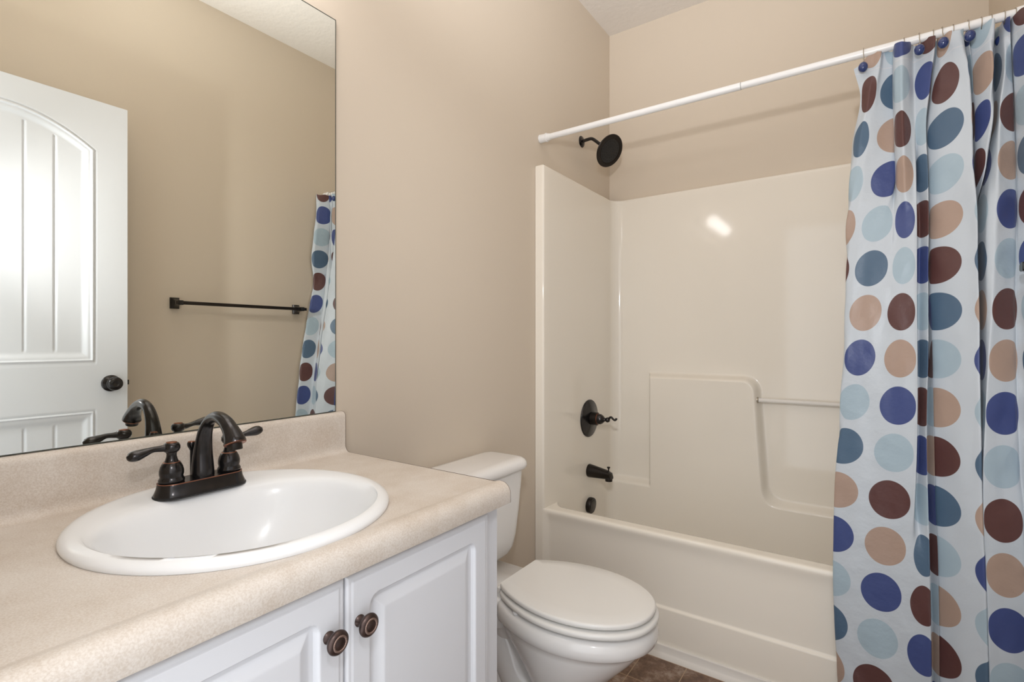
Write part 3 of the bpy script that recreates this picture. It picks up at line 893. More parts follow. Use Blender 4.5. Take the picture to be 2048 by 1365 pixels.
for i, x in enumerate(HOOKS):
    if i == 0:
        h = hook0
    else:
        h = hook0.copy()
        COL.objects.link(h)
    h.location = (x, ROD_Y, ROD_Z)
    if i > 0:
        for ch in [c for c in hook0.children if c.name.startswith('ring')]:
            c = ch.copy()
            if i not in BALL_Y:
                c.data = spare_mesh
            COL.objects.link(c)
            c.parent = h
    if ball_me is None:
        mb = MB()
        prof = [(0.0122 * math.sin(math.pi * k / 14), -0.0150 * math.cos(math.pi * k / 14)) for k in range(15)]
        mb.add(*lathe(prof, (0, ROD_Y, ROD_Z), (0, 0, 1), 28))
        h.location = (0, ROD_Y, ROD_Z)
        b = mb.build('ball', M['ball'], h)
        h.location = (x, ROD_Y, ROD_Z)
        ball_me = b
    else:
        b = ball_me.copy()
        COL.objects.link(b)
        b.parent = h
    by = BALL_Y.get(i, 1.898)
    b.location = (-0.001, by - ROD_Y, -0.047 if i else -0.050)
    where = 'counted from curtain\'s free left edge'
    tag(h, '%s wire hook with navy ball, %s' % (ORD[i], where) if i else 'wire hook with navy ball at the free left corner of the curtain', 'curtain hook', 'curtain hooks along the white rod')

# ------------------------------------------------------------------ towel bar on the right wall
TBZ = 1.3205
tb = empty('towel_bar', (W, 1.36, TBZ))
tag(tb, 'dark bronze towel bar on the right wall, seen in the mirror', 'towel bar')
mb = MB()
mb.add(*bbox_bevel(1.4515, 1.466, 1.035, 1.698, TBZ - 0.008, TBZ + 0.008, 0.002))
mb.build('bar', M['bronzedark'], tb)
for y in (1.054, 1.6705):
    def sq(x, hw, hh):
        return [(x, y - hw, TBZ - hh), (x, y + hw, TBZ - hh), (x, y + hw, TBZ + hh), (x, y - hw, TBZ + hh)]
    rs = [sq(W - 0.0005, 0.019, 0.026), sq(W - 0.010, 0.019, 0.026), sq(W - 0.016, 0.015, 0.021), sq(W - 0.030, 0.010, 0.013), sq(W - 0.045, 0.0095, 0.011), sq(1.4505, 0.0105, 0.0105)]
    mb = MB()
    mb.add(*rings(rs))
    mb.build('post', M['bronze'], tb, True, 30)

# ------------------------------------------------------------------ door swung open against the right wall
DX = 1.39
DK = 1.018
def dz(z):
    return 1.1484 + (z - 1.1484) * DK
D0, D1, DZ0, DZ1 = 0.065, 0.8127 * DK, 0.012, dz(2.090)
door = empty('door_1', (DX, D0, 0.0))
tag(door, kind='structure')
def door_leaf():
    yc = (D0 + D1) / 2
    ys = frange(D0, D1, 0.0028)
    zs = frange(DZ0, 0.75, 0.03) + frange(0.75, 1.75, 0.006)[1:] + frange(1.75, 2.03, 0.0028)[1:] + frange(2.03, DZ1, 0.02)[1:]
    hw = 0.7105 * DK - yc          # half width of the moulding's outer edge
    def rise(y):              # arch rise above the springing
        t = min(abs(y - yc) / hw, 1.0)
        return 0.11 * (1 - t ** 2.0)
    def d_upper(y, z):
        return min(hw - abs(y - yc), z - dz(1.055), (dz(1.893) + rise(y)) - z)
    def d_lower(y, z):
        return min(hw - abs(y - yc), dz(0.874) - z, z - 0.22)
    def relief(y, z):
        d = max(d_upper(y, z), d_lower(y, z))
        if d <= 0:
            return 0.0
        # raised outer bead, then down into the field
        r = 0.0045 * sstep(0.0, 0.005, d) * (1 - sstep(0.006, 0.012, d))
        r += 0.006 * sstep(0.014, 0.018, d) - 0.006 * 0
        r += -0.0030 * sstep(0.0, 0.012, d)
        r += 0.010 * sstep(0.024, 0.046, d)
        if d > 0.052:
            r -= 0.0085 * sstep(0.052, 0.060, d) * 0
            for k in (-2, -1, 0, 1, 2):
                g = 0.5878 * DK + (k - 1) * 0.0872
                q = abs(y - g)
                if q < 0.006:
                    r += 0.005 * (1 - q / 0.006)
        return r
    v = []
    for y in ys:
        for z in zs:
            v.append((DX + relief(y, z), y, z))
    f = grid_faces(len(ys), len(zs))
    nb = len(v)
    ny, nz = len(ys), len(zs)
    xb = DX + 0.036
    v += [(xb, D0, DZ0), (xb, D1, DZ0), (xb, D1, DZ1), (xb, D0, DZ1)]
    f.append(tuple([i * nz for i in range(ny)] + [nb + 1, nb]))
    f.append(tuple([i * nz + nz - 1 for i in range(ny)] + [nb + 2, nb + 3]))
    f.append(tuple([j for j in range(nz)] + [nb + 3, nb]))
    f.append(tuple([(ny - 1) * nz + j for j in range(nz)] + [nb + 2, nb + 1]))
    f.append((nb, nb + 1, nb + 2, nb + 3))
    mesh('door_leaf', v, f, M['doorwhite'], door, True, 35)
door_leaf()
for s in (-1, 1):
    mb = MB()
    fx = DX if s < 0 else DX + 0.036
    sc = 1.0
    mb.add(*lathe([(0.033, 0.0), (0.033, 0.004), (0.029, 0.008), (0.016, 0.010), (0.0115, 0.013), (0.0115, 0.024), (0.018, 0.029), (0.0255, 0.036), (0.0275, 0.044), (0.026, 0.052), (0.020, 0.0575), (0.012, 0.059), (0.010, 0.0575), (0.001, 0.0575)], (fx, 0.7565 * DK, dz(0.975)), (s, 0, 0), 40))
    kb = mb.build('door_knob', M['bronze'], door)
    kb['label'] = 'dark bronze round door knob'
mb = MB()
mb.add(*bbox_bevel(DX + 0.006, DX + 0.030, D1 - 0.001, D1 + 0.0015, 0.940, 1.000, 0.0005))
mb.add(*bbox_bevel(DX + 0.012, DX + 0.024, D1, D1 + 0.010, 0.961, 0.981, 0.002))
mb.build('latch_plate', M['bronze'], door)
for z in (0.25, 1.05, 1.87):
    mb = MB()
    mb.add(*lathe([(0.006, 0.0), (0.006, 0.09)], (DX + 0.040, D0 - 0.001, z), (0, 0, 1), 12))
    mb.build('hinge', M['bronze'], door)

# ------------------------------------------------------------------ wall mirror
mir = empty('wall_mirror', (0.0, 0.46, 0.9595))
tag(mir, 'large frameless wall mirror above the vanity backsplash', 'mirror')
MY0, MY1, MZ0, MZ1 = 0.070, 0.8362, 0.9602, 1.991
v, f = box(0.0005, 0.0055, MY0, MY1, MZ0, MZ1)
me_ = mesh('glass_sheet', v, f, [M['mirror'], M['mirroredge']], mir, False)
for p in me_.data.polygons:
    if abs(p.normal.x) < 0.9:
        p.material_index = 1
# thin dark silvering border along the edges
mb = MB()
e = 0.0015
for (a0, a1, b0, b1) in ((MY0, MY1, MZ1 - e, MZ1 + 0.0004), (MY1 - e, MY1 + 0.0004, MZ0, MZ1), (MY0, MY1, MZ0 - 0.0004, MZ0 + e * 0.8)):
    mb.add(*box(0.001, 0.0060, a0, a1, b0, b1))
mb.build('edge_strip', M['mirroredge'], mir, False)

# ------------------------------------------------------------------ vanity light above the mirror
vl = empty('vanity_light', (0.0, 0.455, 2.13))
tag(vl, 'three globe vanity light mounted above the mirror', 'vanity light')
mb = MB()
mb.add(*bbox_bevel(0.0005, 0.03, 0.16, 0.75, 2.09, 2.19, 0.006))
mb.build('back_plate', M['bulbbase'], vl)
for y in (0.255, 0.455, 0.655):
    mb = MB()
    mb.add(*lathe([(0.028, 0.028), (0.028, 0.05), (0.022, 0.056)], (0.0, y, 2.13), (1, 0, 0), 24))
    so = mb.build('socket', M['bulbbase'], vl)
    mb = MB()
    prof = [(0.050 * math.sin(math.pi * k / 16), 0.101 - 0.050 * math.cos(math.pi * k / 16)) for k in range(17)]
    mb.add(*lathe(prof, (0.0, y, 2.13), (1, 0, 0), 24))
    mb.build('globe_bulb', M['globe'], so)

# ------------------------------------------------------------------ vanity cabinet
CY0, CY1 = 0.086, 0.850
CX = 0.524
van = empty('vanity_cabinet', (CX / 2, (CY0 + CY1) / 2, 0.0))
tag(van, 'white two-door vanity cabinet under the beige counter', 'cabinet')
mb = MB()
mb.add(*box(0.001, CX, CY0, CY0 + 0.016, 0.0, 0.814))            # sides
mb.add(*box(0.001, CX, CY1 - 0.016, CY1, 0.0, 0.814))
mb.add(*box(0.001, 0.012, CY0 + 0.016, CY1 - 0.016, 0.0, 0.814))   # back
mb.add(*box(0.012, CX - 0.02, CY0 + 0.016, CY1 - 0.016, 0.10, 0.116))
mb.add(*box(0.44, 0.452, CY0 + 0.016, CY1 - 0.016, 0.0, 0.10))     # toe board
mb.build('carcass', M['cabwhite'], van, False)
mb = MB()
for q in ((CX - 0.019, CX, CY0 + 0.016, CY0 + 0.05, 0.10, 0.814), (CX - 0.019, CX, CY1 - 0.05, CY1 - 0.016, 0.10, 0.814),
          (CX - 0.019, CX, CY0 + 0.05, CY1 - 0.05, 0.77, 0.814), (CX - 0.019, CX, CY0 + 0.05, CY1 - 0.05, 0.10, 0.14), (CX - 0.019, CX, 0.445, 0.485, 0.14, 0.77)):
    mb.add(*box(*q))
mb.build('face_frame', M['cabwhite'], van, False)

def cab_door(y0, y1, z0=0.118, z1=0.803, x0=CX + 0.001, th=0.0115):
    ys = frange(y0, y1, 0.0018)
    zs = frange(z0, 0.50, 0.008) + frange(0.50, z1, 0.0018)[1:]
    ins, rad = 0.042, 0.018
    def sd_round(y, z):
        cy, cz = (y0 + y1) / 2, (z0 + z1) / 2
        hx, hz = (y1 - y0) / 2 - ins, (z1 - z0) / 2 - ins
        qx, qz = abs(y - cy) - (hx - rad), abs(z - cz) - (hz - rad)
        return math.hypot(max(qx, 0), max(qz, 0)) + min(max(qx, qz), 0) - rad
    def relief(y, z):
        de = min(y - y0, y1 - y, z - z0, z1 - z)
        r = -0.004 * (1 - sstep(0.0, 0.003, de)) - 0.0012 * (1 - sstep(0.0095, 0.0105, de))
        d = -sd_round(y, z)
        if d > 0:
            r -= 0.0088 * sstep(0.0, 0.0048, d)
            ds = min(y - y0, y1 - y, z - z0, z1 - z) - ins
            t = min(max((ds - 0.0125) / 0.0165, 0.0), 1.0)
            r += 0.0080 * t
        return r
    v = [(x0 + th + relief(y, z), y, z) for y in ys for z in zs]
    ny, nz = len(ys), len(zs)
    f = grid_faces(ny, nz)
    nb = len(v)
    v += [(x0, y0, z0), (x0, y1, z0), (x0, y1, z1), (x0, y0, z1)]
    f.append(tuple([i * nz for i in range(ny)] + [nb + 1, nb]))
    f.append(tuple([i * nz + nz - 1 for i in range(ny)] + [nb + 2, nb + 3]))
    f.append(tuple([j for j in range(nz)] + [nb + 3, nb]))
    f.append(tuple([(ny - 1) * nz + j for j in range(nz)] + [nb + 2, nb + 1]))
    f.append((nb, nb + 1, nb + 2, nb + 3))
    return mesh('door', v, f, M['cabwhite'], van, True, 40)

def cab_knob(par, y, z):
    x0 = CX + 0.0125
    mb = MB()
    mb.add(*lathe([(0.0085, 0.0), (0.0088, 0.0015), (0.0075, 0.003), (0.0058, 0.006), (0.0055, 0.010), (0.0075, 0.014), (0.0125, 0.0165), (0.0160, 0.019), (0.0168, 0.0215), (0.0160, 0.0240), (0.0135, 0.0262), (0.0115, 0.0268),
                          (0.0080, 0.0262), (0.0068, 0.0268), (0.0045, 0.0276), (0.0005, 0.0280)], (x0, y, z), (1, 0, 0), 40))
    k = mb.build('knob', M['knobbronze'], par)
    # twisted rope ring in the knob face
    n = 120
    pts, rr = [], []
    seg = 10
    rs = []
    for i in range(n):
        a = 2 * math.pi * i / n
        c = Vector((x0 + 0.0266, y + 0.0098 * math.cos(a), z + 0.0098 * math.sin(a)))
        er = Vector((0, math.cos(a), math.sin(a)))
        ex = Vector((1, 0, 0))
        ring = []
        for j in range(seg):
            b = 2 * math.pi * j / seg
            ph = a * 30 + b
            r = 0.0017 * (1 + 0.22 * math.sin(ph))
            ring.append(c + (er * math.cos(b) + ex * math.sin(b)) * r)
        rs.append(ring)
    rs.append(rs[0])
    v, f = rings(rs, True, False, False)
    mb2 = MB()
    mb2.add(v, f)
    return k, (mb2.v, mb2.f)

YM = 0.4680
for (a, b, ky) in ((CY0 + 0.042, YM - 0.0012, 0.4380), (YM + 0.0012, CY1 - 0.043, 0.4910)):
    d = cab_door(a, b)
    kz = 0.7320
    k, (rv, rf) = cab_knob(d, ky, kz)
    # rope ring joined to the knob mesh with its own worn material
    bm = bmesh.new()
    bm.from_mesh(k.data)
    n0 = len(bm.faces)
    og = origin_of(k)
    vs = [bm.verts.new(Vector(p) - og) for p in rv]
    for q in rf:
        fc = bm.faces.new([vs[i] for i in q])
        fc.material_index = 1
        fc.smooth = True
    bm.to_mesh(k.data)
    bm.free()
    k.data.materials.append(M['knobrope'])
    k['label'] = 'brown bronze cabinet knob with rope ring'

# ------------------------------------------------------------------ countertop
SX, SY, SR = 0.272, 0.4565, 0.2465
SRY = 0.2400
CT = 0.853
KY0, KY1 = 0.065, 0.854
ct = empty('countertop', (0.28, (KY0 + KY1) / 2, 0.815))
tag(ct, 'beige speckled laminate countertop with raised rounded front edge', 'countertop')
def counter():
    prof_back = []      # cove from the flat to the backsplash face belongs to the backsplash part
    X0, X1 = 0.040, 0.512
    n = 96
    R = 0.224
    ins, outs = [], []
    cx, cy = SX, SY
    cx_h = 0.278
    for k in range(n):
        a = 2 * math.pi * k / n
        ca, sa = math.cos(a), math.sin(a)
        ins.append((cx_h + R * ca, cy + R * sa, CT))
        # ray to rectangle
        tx = ((X1 - cx_h) / ca) if ca > 1e-9 else ((X0 - cx_h) / ca if ca < -1e-9 else 1e9)
        ty = ((KY1 - cy) / sa) if sa > 1e-9 else ((KY0 - cy) / sa if sa < -1e-9 else 1e9)
        t = min(tx, ty)
        outs.append([cx_h + t * ca, cy + t * sa, CT])
    # snap the nearest ray ends to the rectangle corners
    for (qx, qy) in ((X0, KY0), (X0, KY1), (X1, KY0), (X1, KY1)):
        i = min(range(n), key=lambda i: (outs[i][0] - qx) ** 2 + (outs[i][1] - qy) ** 2)
        outs[i] = [qx, qy, CT]
    low = [(x, y, CT - 0.036) for x, y, z in ins]
    v, f = rings([[Vector(p) for p in low], [Vector(p) for p in ins], [Vector(p) for p in outs]], True, False, False)
    mb = MB()
    mb.add(v, f)
    # front bullnose with a slight no-drip ridge
    P = [(X1, CT), (0.517, CT + 0.0006), (0.523, CT + 0.0025), (0.5285, CT + 0.0034), (0.533, CT + 0.003)]
    cxx, czz, r = 0.5325, CT + 0.003 - 0.0225, 0.0225
    for k in range(1, 10):
        a = math.pi / 2 * k / 9
        P.append((cxx + r * math.sin(a), czz + r * math.cos(a)))
    P += [(0.5553, 0.8165), (0.5545, 0.8150), (0.53, 0.8147), (0.507, 0.8147)]
    rs = [[(x, y, z) for x, z in P] for y in frange(KY0, KY1, 0.03)]
    v, f = rings(rs, False, False, False)
    mb.add(v, f)
    mb.build('worktop', M['laminate'], ct, True, 50)
    # backsplash with cove
    Q = [(0.0008, 0.8147), (0.0008, 0.9585), (0.008, 0.9585), (0.0140, 0.9578), (0.0185, 0.9552), (0.0212, 0.951), (0.022, 0.945), (0.022, 0.874)]
    for k in range(1, 8):
        a = math.pi / 2 * k / 7
        Q.append((0.022 + 0.018 * (1 - math.cos(a)), CT + 0.018 * (1 - math.sin(a)) ))
    Q += [(0.040, 0.8147)]
    rs = [[(x, y, z) for x, z in Q] for y in frange(KY0, KY1, 0.03)]
    v, f = rings(rs, True, True, False)
    mesh('backsplash', v, f, M['laminate'], ct, True, 50)
    # end strip: laminate cap whose dark seam shows along the edge
    E = [(0.0008, 0.8147)] + Q[1:-1] + [(0.06, CT)] + P[1:-1]
    c = [(x, KY1, z) for x, z in E]
    cen = Vector((0.2, KY1, 0.84))
    def off(p, d, y):
        return (p[0], y, p[1])
    bmv = [off(p, 0, KY1) for p in E] + [off(p, 0, KY1 + 0.0013) for p in E]
    m_ = len(E)
    fs = [(i, (i + 1) % m_, m_ + (i + 1) % m_, m_ + i) for i in range(m_)]
    fs.append(tuple(m_ + i for i in range(m_)))
    mesh('end_strip', bmv, fs, M['seam'], ct, True, 50)
counter()

# ------------------------------------------------------------------ sink
sink = empty('sink', (SX, SY, CT))
tag(sink, 'round white porcelain drop-in sink in the beige counter', 'sink')
def sink_mesh():
    seg = 96
    # (centre x shift, radius in x, radius in y, z)
    R = [(0, SR, SRY, CT + 0.0003, 2), (0, SR + 0.0012, SRY + 0.0012, CT + 0.004, 2), (0, SR, SRY, CT + 0.0075, 2), (0, SR - 0.004, SRY - 0.004, CT + 0.0115, 2), (0, SR - 0.010, SRY - 0.010, CT + 0.0140, 2), (0, SR - 0.018, SRY - 0.018, CT + 0.0150, 2),
         (0.008, SR - 0.027, SRY - 0.025, CT + 0.0148, 2.05), (0.022, SR - 0.043, SRY - 0.032, CT + 0.0138, 2.1), (0.036, SR - 0.060, SRY - 0.038, CT + 0.0115, 2.2), (0.042, 0.1775, SRY - 0.042, CT + 0.008, 2.25), (0.044, 0.1725, SRY - 0.046, CT + 0.002, 2.25), (0.044, 0.169, SRY - 0.050, CT - 0.007, 2.25),
         (0.044, 0.165, SRY - 0.054, CT - 0.018, 2.2), (0.043, 0.159, SRY - 0.060, CT - 0.040, 2.2), (0.041, 0.149, SRY - 0.071, CT - 0.070, 2.1), (0.037, 0.132, SRY - 0.090, CT - 0.103, 2), (0.031, 0.105, 0.117, CT - 0.130, 2), (0.023, 0.072, 0.078, CT - 0.145, 2), (0.016, 0.040, 0.042, CT - 0.151, 2), (0.012, 0.022, 0.022, CT - 0.1535, 2)]
    rs = []
    def pw(c, n):
        return math.copysign(abs(c) ** (2.0 / n), c)
    for dx, rx, ry, z, n in R:
        dy = -0.008 * min(dx / 0.036, 1.0)
        ry += 0.009 * min(dx / 0.036, 1.0) if rx > 0.15 else 0.0
        rs.append([(SX + dx + rx * pw(math.cos(2 * math.pi * k / seg), n), SY + dy + ry * pw(math.sin(2 * math.pi * k / seg), n), z) for k in range(seg)])
    v, f = rings(rs, True, False, False)
    mesh('basin', v, f, M['porcelain'], sink)
sink_mesh()
mb = MB()
mb.add(*lathe([(0.0225, 0.0), (0.0235, 0.002), (0.021, 0.0035), (0.016, 0.003), (0.015, 0.001)], (SX + 0.012, SY - 0.0027, CT - 0.1535), (0, 0, 1), 32))
dr = mb.build('drain', M['bronze'], sink)
dr['label'] = 'dark bronze drain ring'

# ------------------------------------------------------------------ faucet
FX, FY, FZ = 0.1185, 0.4565, CT + 0.0146
fc = empty('faucet', (FX, FY, FZ))
tag(fc, 'oil-rubbed bronze two-handle faucet with arched spout on the sink deck', 'faucet')
def stadium(hy, hx, z, n=14, dx=0.0):
    pts = []
    L_ = hy - hx
    for k in range(n + 1):
        a = -math.pi / 2 + math.pi * k / n
        pts.append((FX + dx - hx * math.sin(a), FY + L_ + hx * math.cos(a), z))
    for k in range(n + 1):
        a = -math.pi / 2 + math.pi * k / n
        pts.append((FX + dx + hx * math.sin(a), FY - L_ - hx * math.cos(a), z))
    return pts
mb = MB()
rs = [stadium(0.0790, 0.0305, FZ - 0.001), stadium(0.0790, 0.0305, FZ + 0.002), stadium(0.0770, 0.0285, FZ + 0.006), stadium(0.0748, 0.0262, FZ + 0.012), stadium(0.0735, 0.025, FZ + 0.019), stadium(0.073, 0.0245, FZ + 0.0215), stadium(0.0715, 0.023, FZ + 0.0232)]
mb.add(*rings(rs))
mb.build('base_plate', M['bronze'], fc)
mb = MB()
mb.add(*tube([Vector(p) for p in stadium(0.0728, 0.0243, FZ + 0.0222)], 0.0008, 8, (0, 0, 1), None, False, True))
q = mb.build('copper_edge', M['copper'], fc)
q['label'] = 'worn copper edge of the base plate'
mb = MB()
mb.add(*rings([stadium(0.0805, 0.032, FZ - 0.003), stadium(0.0805, 0.032, FZ - 0.0005)]))
q = mb.build('gasket', M['rubber'], fc)
ZB = FZ + 0.0225
for s in (-1, 1):
    hy = FY + s * 0.0508
    mb = MB()
    mb.add(*lathe([(0.0190, 0.0), (0.0205, 0.002), (0.0208, 0.0055), (0.0188, 0.009), (0.0182, 0.011), (0.0194, 0.016), (0.0193, 0.022), (0.0175, 0.029), (0.0148, 0.0345), (0.0132, 0.0365), (0.0115, 0.0375), (0.0098, 0.041), (0.0082, 0.047), (0.0080, 0.052), (0.0098, 0.056), (0.0098, 0.058)], (FX, hy, ZB), (0, 0, 1), 40))
    hb = mb.build('handle', M['bronze'], fc)
    mb = MB()
    mb.add(*lathe([(0.0130, 0.0358), (0.0137, 0.0366), (0.0128, 0.0374)], (FX, hy, ZB), (0, 0, 1), 40))
    mb.build('copper_ring', M['copper'], hb)
    # hub and teardrop lever
    mb = MB()
    mb.add(*lathe([(0.006, 0.053), (0.0115, 0.056), (0.0138, 0.061), (0.0138, 0.066), (0.0115, 0.0705), (0.0085, 0.072)], (FX, hy, ZB), (0, 0, 1), 32))
    zz = ZB + 0.0635
    up = 0.012 if s > 0 else -0.004
    ctrl = [(FX, hy, zz), (FX, hy + s * 0.016, zz + 0.000), (FX, hy + s * 0.030, zz + 0.001 + up * 0.2), (FX - 0.001, hy + s * 0.042, zz - 0.001 + up * 0.5), (FX - 0.002, hy + s * 0.054, zz - 0.003 + up * 0.8), (FX - 0.002, hy + s * 0.0635, zz - 0.003 + up), (FX - 0.002, hy + s * 0.068, zz - 0.002 + up * 1.1)]
    pth = catmull(ctrl, 6)
    mb.add(*tube(pth, interp([0.0085, 0.0062, 0.0060, 0.0092, 0.0122, 0.0098, 0.002], 6), 20, (0, 0, 1), interp([1.0, 0.95, 0.85, 0.8, 0.78, 0.78, 0.78], 6)))
    mb.build('lever', M['bronze'], hb)
    mb = MB()
    mb.add(*lathe([(0.0088, 0.0712), (0.0085, 0.0730), (0.004, 0.0738), (0.0005, 0.0739)], (FX, hy, ZB), (0, 0, 1), 24))
    mb.build('cap_disc', M['copper'], hb)
mb = MB()
ctrl = [(FX - 0.002, FY + 0.003, ZB - 0.002), (FX - 0.002, FY + 0.003, ZB + 0.012), (FX - 0.001, FY + 0.003, ZB + 0.045), (FX + 0.007, FY + 0.003, ZB + 0.082), (FX + 0.026, FY + 0.003, ZB + 0.107), (FX + 0.054, FY + 0.003, ZB + 0.1165), (FX + 0.083, FY + 0.003, ZB + 0.1105), (FX + 0.1045, FY + 0.003, ZB + 0.096), (FX + 0.117, FY + 0.003, ZB + 0.081), (FX + 0.1195, FY + 0.003, ZB + 0.0755)]
rad = [0.0200, 0.0194, 0.0168, 0.0132, 0.0112, 0.0110, 0.0118, 0.0138, 0.0174, 0.0185]
fl = [0.92, 0.92, 0.85, 0.8, 0.85, 0.95, 1.0, 1.0, 1.0, 1.0]
mb.add(*tube(catmull(ctrl, 7), interp(rad, 7), 28, (1, 0, 0), interp(fl, 7)))
sp = mb.build('spout', M['bronze'], fc, True, 50)
tip = Vector((FX + 0.1195, FY + 0.003, ZB + 0.0755))
tdir = Vector((0.40, 0, -0.92)).normalized()
mb = MB()
mb.add(*lathe([(0.0176, -0.0012), (0.0185, 0.0004), (0.0172, 0.0018)], tip, tdir, 32))
mb.build('copper_lip', M['copper'], sp)
mb = MB()
mb.add(*lathe([(0.0125, -0.004), (0.0125, 0.011), (0.0115, 0.0125), (0.0095, 0.0125), (0.009, 0.008)], tip - Vector((0.003, 0, 0)), Vector((0.22, 0, -1)), 28))
mb.build('aerator', M['bronzedark'], sp)
mb = MB()
mb.add(*lathe([(0.0028, -0.002), (0.0028, 0.050), (0.004, 0.053), (0.0072, 0.059), (0.0078, 0.064), (0.0066, 0.067)], (FX - 0.0265, FY - 0.006, ZB - 0.004), (0, 0, 1), 20))
lr = mb.build('lift_rod', M['bronze'], fc)
mb = MB()
mb.add(*lathe([(0.0066, 0.0665), (0.0062, 0.0680), (0.0005, 0.0684)], (FX - 0.0265, FY - 0.006, ZB - 0.004), (0, 0, 1), 20))
mb.build('copper_cap', M['copper'], lr)

# ------------------------------------------------------------------ toilet
TY = 1.2965
RZ = 0.010      # rim height offset
toi = empty('toilet', (0.36, TY, 0.0))
tag(toi, 'white two-piece toilet with closed lid between vanity and tub', 'toilet')
def srect(cx, cy, hx, hy, r, z, n=8):
    pts = []
    for (sx, sy, a0) in ((1, 1, 0), (-1, 1, 90), (-1, -1, 180), (1, -1, 270)):
        for k in range(n + 1):
            a = math.radians(a0 + 90 * k / n)
            pts.append((cx + sx * (hx - r) + r * math.cos(a), cy + sy * (hy - r) + r * math.sin(a), z))
    return pts
mb = MB()
rs = []
for z, x1, hy, r in ((0.402, 0.120, 0.098, 0.04), (0.404, 0.138, 0.116, 0.045), (0.410, 0.152, 0.134, 0.05), (0.422, 0.162, 0.150, 0.05), (0.442, 0.169, 0.162, 0.05), (0.48, 0.174, 0.170, 0.05), (0.56, 0.180, 0.178, 0.048), (0.66, 0.185, 0.185, 0.046), (0.700, 0.186, 0.187, 0.046)):
    x0 = 0.016
    rs.append(srect((x0 + x1) / 2, TY, (x1 - x0) / 2, hy - 0.004, r, z + 0.010))
mb.add(*rings(rs))
tank = mb.build('tank', M['toiletwhite'], toi)
mb = MB()
rs = []
for z, e in ((0.696, -0.010), (0.698, -0.002), (0.703, 0.003), (0.712, 0.0045), (0.722, 0.002), (0.729, -0.005), (0.7335, -0.015), (0.7355, -0.028)):
    rs.append(srect((0.008 + 0.198) / 2, TY, 0.095 + e, 0.1925 + e, max(0.052 + e, 0.02), z + 0.011))
mb.add(*rings(rs))
mb.build('tank_lid', M['toiletwhite'], toi)
# flush lever on the tank front
mb = MB()
mb.add(*lathe([(0.011, 0.0), (0.011, 0.006), (0.006, 0.010)], (0.1855, TY - 0.135, 0.655), (1, 0, 0), 20))
mb.add(*tube([(0.195, TY - 0.135, 0.655), (0.197, TY - 0.105, 0.653), (0.197, TY - 0.065, 0.649)], [0.005, 0.0045, 0.006], 12, (0, 0, 1)))
mb.build('flush_lever', M['wire'], toi)

def egg(xb, xf, hyb, hym, z, xm=0.47, n=56):
    """plan outline: flat-ish back at xb, widest at xm, nose at xf"""
    pts = []
    half = []
    m = n // 2
    for k in range(m + 1):
        t = k / m
        if t < 0.40:
            q = t / 0.40
            x = xb + (xm - xb) * (1 - math.cos(q * math.pi / 2)) if False else xb + (xm - xb) * q
            hy = hyb + (hym - hyb) * math.sin(q * math.pi / 2) ** 0.8
        else:
            q = (t - 0.40) / 0.60
            a = q * math.pi / 2
            x = xm + (xf - xm) * math.sin(a)
            hy = hym * math.cos(a) ** 0.92 if q < 1 else 0.0
        half.append((x, hy))
    for x, hy in half:
        pts.append((x, TY + hy, z))
    for x, hy in reversed(half[:-1]):
        pts.append((x, TY - hy, z))
    return pts
# bowl body: rim band, bowl underside, pedestal
mb = MB()
rs = []
for z, xb, xf, hb, hm, xm in ((0.0, 0.300, 0.515, 0.085, 0.100, 0.40), (0.012, 0.300, 0.513, 0.085, 0.099, 0.40), (0.03, 0.315, 0.500, 0.070, 0.090, 0.40), (0.07, 0.345, 0.488, 0.040, 0.082, 0.41), (0.12, 0.355, 0.500, 0.032, 0.092, 0.42), (0.17, 0.345, 0.530, 0.040, 0.113, 0.43), (0.215, 0.326, 0.568, 0.055, 0.133, 0.44), (0.255, 0.306, 0.606, 0.072, 0.148, 0.445), (0.290, 0.288, 0.640, 0.088, 0.158, 0.455), (0.318, 0.274, 0.662, 0.098, 0.1635, 0.46), (0.331, 0.268, 0.668, 0.102, 0.165, 0.465),
                              (0.336, 0.262, 0.685, 0.106, 0.170, 0.468), (0.343, 0.262, 0.6945, 0.108, 0.1745, 0.47), (0.355, 0.262, 0.697, 0.109, 0.176, 0.47), (0.370, 0.262, 0.695, 0.108, 0.1745, 0.47), (0.380, 0.264, 0.688, 0.105, 0.169, 0.47), (0.3845, 0.270, 0.675, 0.098, 0.159, 0.47)):
    rs.append(egg(xb + 0.010, xf + 0.006, hb, hm, z * (1 + RZ / 0.3845), xm))
mb.add(*rings(rs))
# rear deck carrying the tank
rs = []
for z, hx, hy, r in ((0.30, 0.110, 0.095, 0.03), (0.34, 0.122, 0.108, 0.03), (0.375, 0.126, 0.112, 0.03), (0.389, 0.126, 0.112, 0.03), (0.3945, 0.122, 0.108, 0.026)):
    rs.append(srect(0.165, TY, hx, hy, r, z))
mb.add(*rings(rs))
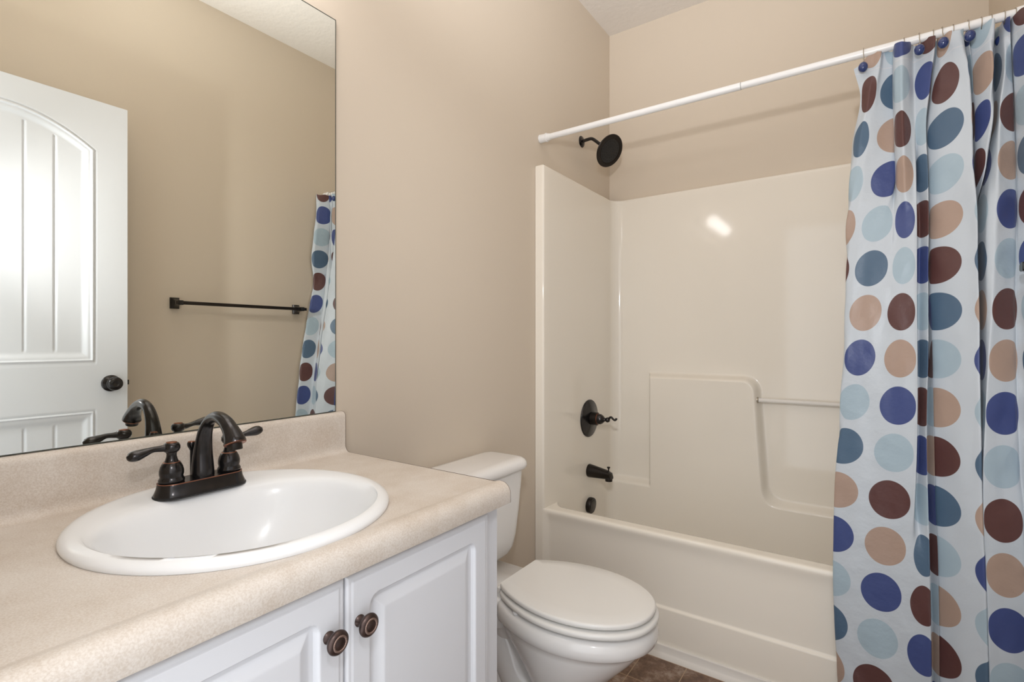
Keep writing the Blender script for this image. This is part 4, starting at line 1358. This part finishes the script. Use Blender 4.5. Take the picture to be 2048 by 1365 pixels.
# trapway swelling down each side and the foot behind the pedestal
rs = [srect(0.23, TY, 0.150, 0.100, 0.045, 0.0), srect(0.23, TY, 0.150, 0.099, 0.045, 0.014), srect(0.23, TY, 0.140, 0.085, 0.045, 0.035), srect(0.20, TY, 0.11, 0.045, 0.03, 0.09), srect(0.175, TY, 0.098, 0.045, 0.03, 0.24), srect(0.165, TY, 0.105, 0.085, 0.03, 0.31)]
mb.add(*rings(rs))
pth = catmull([(0.40, TY, 0.10), (0.34, TY, 0.085), (0.28, TY, 0.125), (0.235, TY, 0.205), (0.18, TY, 0.235), (0.135, TY, 0.19), (0.13, TY, 0.10), (0.14, TY, 0.02)], 5)
mb.add(*tube(pth, interp([0.05, 0.058, 0.060, 0.062, 0.064, 0.064, 0.064, 0.07], 5), 24, (0, 1, 0), 1.0))
mb.build('bowl', M['toiletwhite'], toi, True, 60)
# seat ring and lid
def slab(z0, z1, xb, xf, hb, hm, r, dome=0.0, hole=False):
    rs = []
    for t, e in ((0.0, -r), (0.12, -r * 0.35), (0.3, 0.0), (0.7, 0.0), (0.88, -r * 0.35), (1.0, -r)):
        rs.append(egg(xb - 0 * e, xf + e, hb + e * 0.6, hm + e, z0 + (z1 - z0) * t, 0.475))
    if dome:
        rs.append(egg(xb + 0.02, xf - 0.05, hb - 0.03, hm - 0.05, z1 + dome, 0.475))
    return rings(rs)
mb = MB()
mb.add(*slab(0.4015, 0.4185, 0.277, 0.7040, 0.100, 0.1720, 0.007))
seat = mb.build('seat', M['seatplastic'], toi)
mb = MB()
mb.add(*slab(0.4240, 0.4395, 0.276, 0.6960, 0.097, 0.1645, 0.006, 0.0012))
mb.build('lid', M['seatplastic'], toi)
for s in (-1, 1):
    mb = MB()
    mb.add(*lathe([(0.017, 0.0), (0.017, 0.010), (0.0145, 0.016), (0.012, 0.018)], (0.262, TY + s * 0.075, 0.3945), (0, 0, 1), 24))
    mb.add(*tube([(0.264, TY + s * 0.055, 0.415), (0.264, TY + s * 0.095, 0.415)], 0.0085, 14))
    mb.build('seat_hinge', M['seatplastic'], toi)
for (x, s) in ((0.645, -1), (0.645, 1), (0.36, -1), (0.36, 1)):
    mb = MB()
    yy = TY + s * (0.060 if x > 0.5 else 0.140)
    mb.add(*lathe([(0.008, 0.0), (0.008, 0.0075)], (x, yy, 0.3945), (0, 0, 1), 14))
    mb.build('bumper', M['toiletwhite'], seat)
# small printed maker's mark on the deck: a few grey strokes
mb = MB()
for k, (yy, ln) in enumerate(((0.0, 0.030), (0.0, 0.012))):
    x0 = 0.2215 + k * 0.010
    mb.add(*box(x0, x0 + 0.004 - k * 0.002, TY - 0.088, TY - 0.088 + 0.032 - k * 0.008, 0.3946, 0.3950))
mk = mb.build('printed_mark', M['ink'], toi, False)
mk['label'] = 'small dark grey printed mark'
for s in (-1, 1):
    mb = MB()
    mb.add(*lathe([(0.014, 0.0), (0.014, 0.008), (0.010, 0.016), (0.002, 0.019)], (0.30, TY + s * 0.112, 0.0), (0, 0, 1), 20))
    mb.build('bolt_cap', M['toiletwhite'], toi)
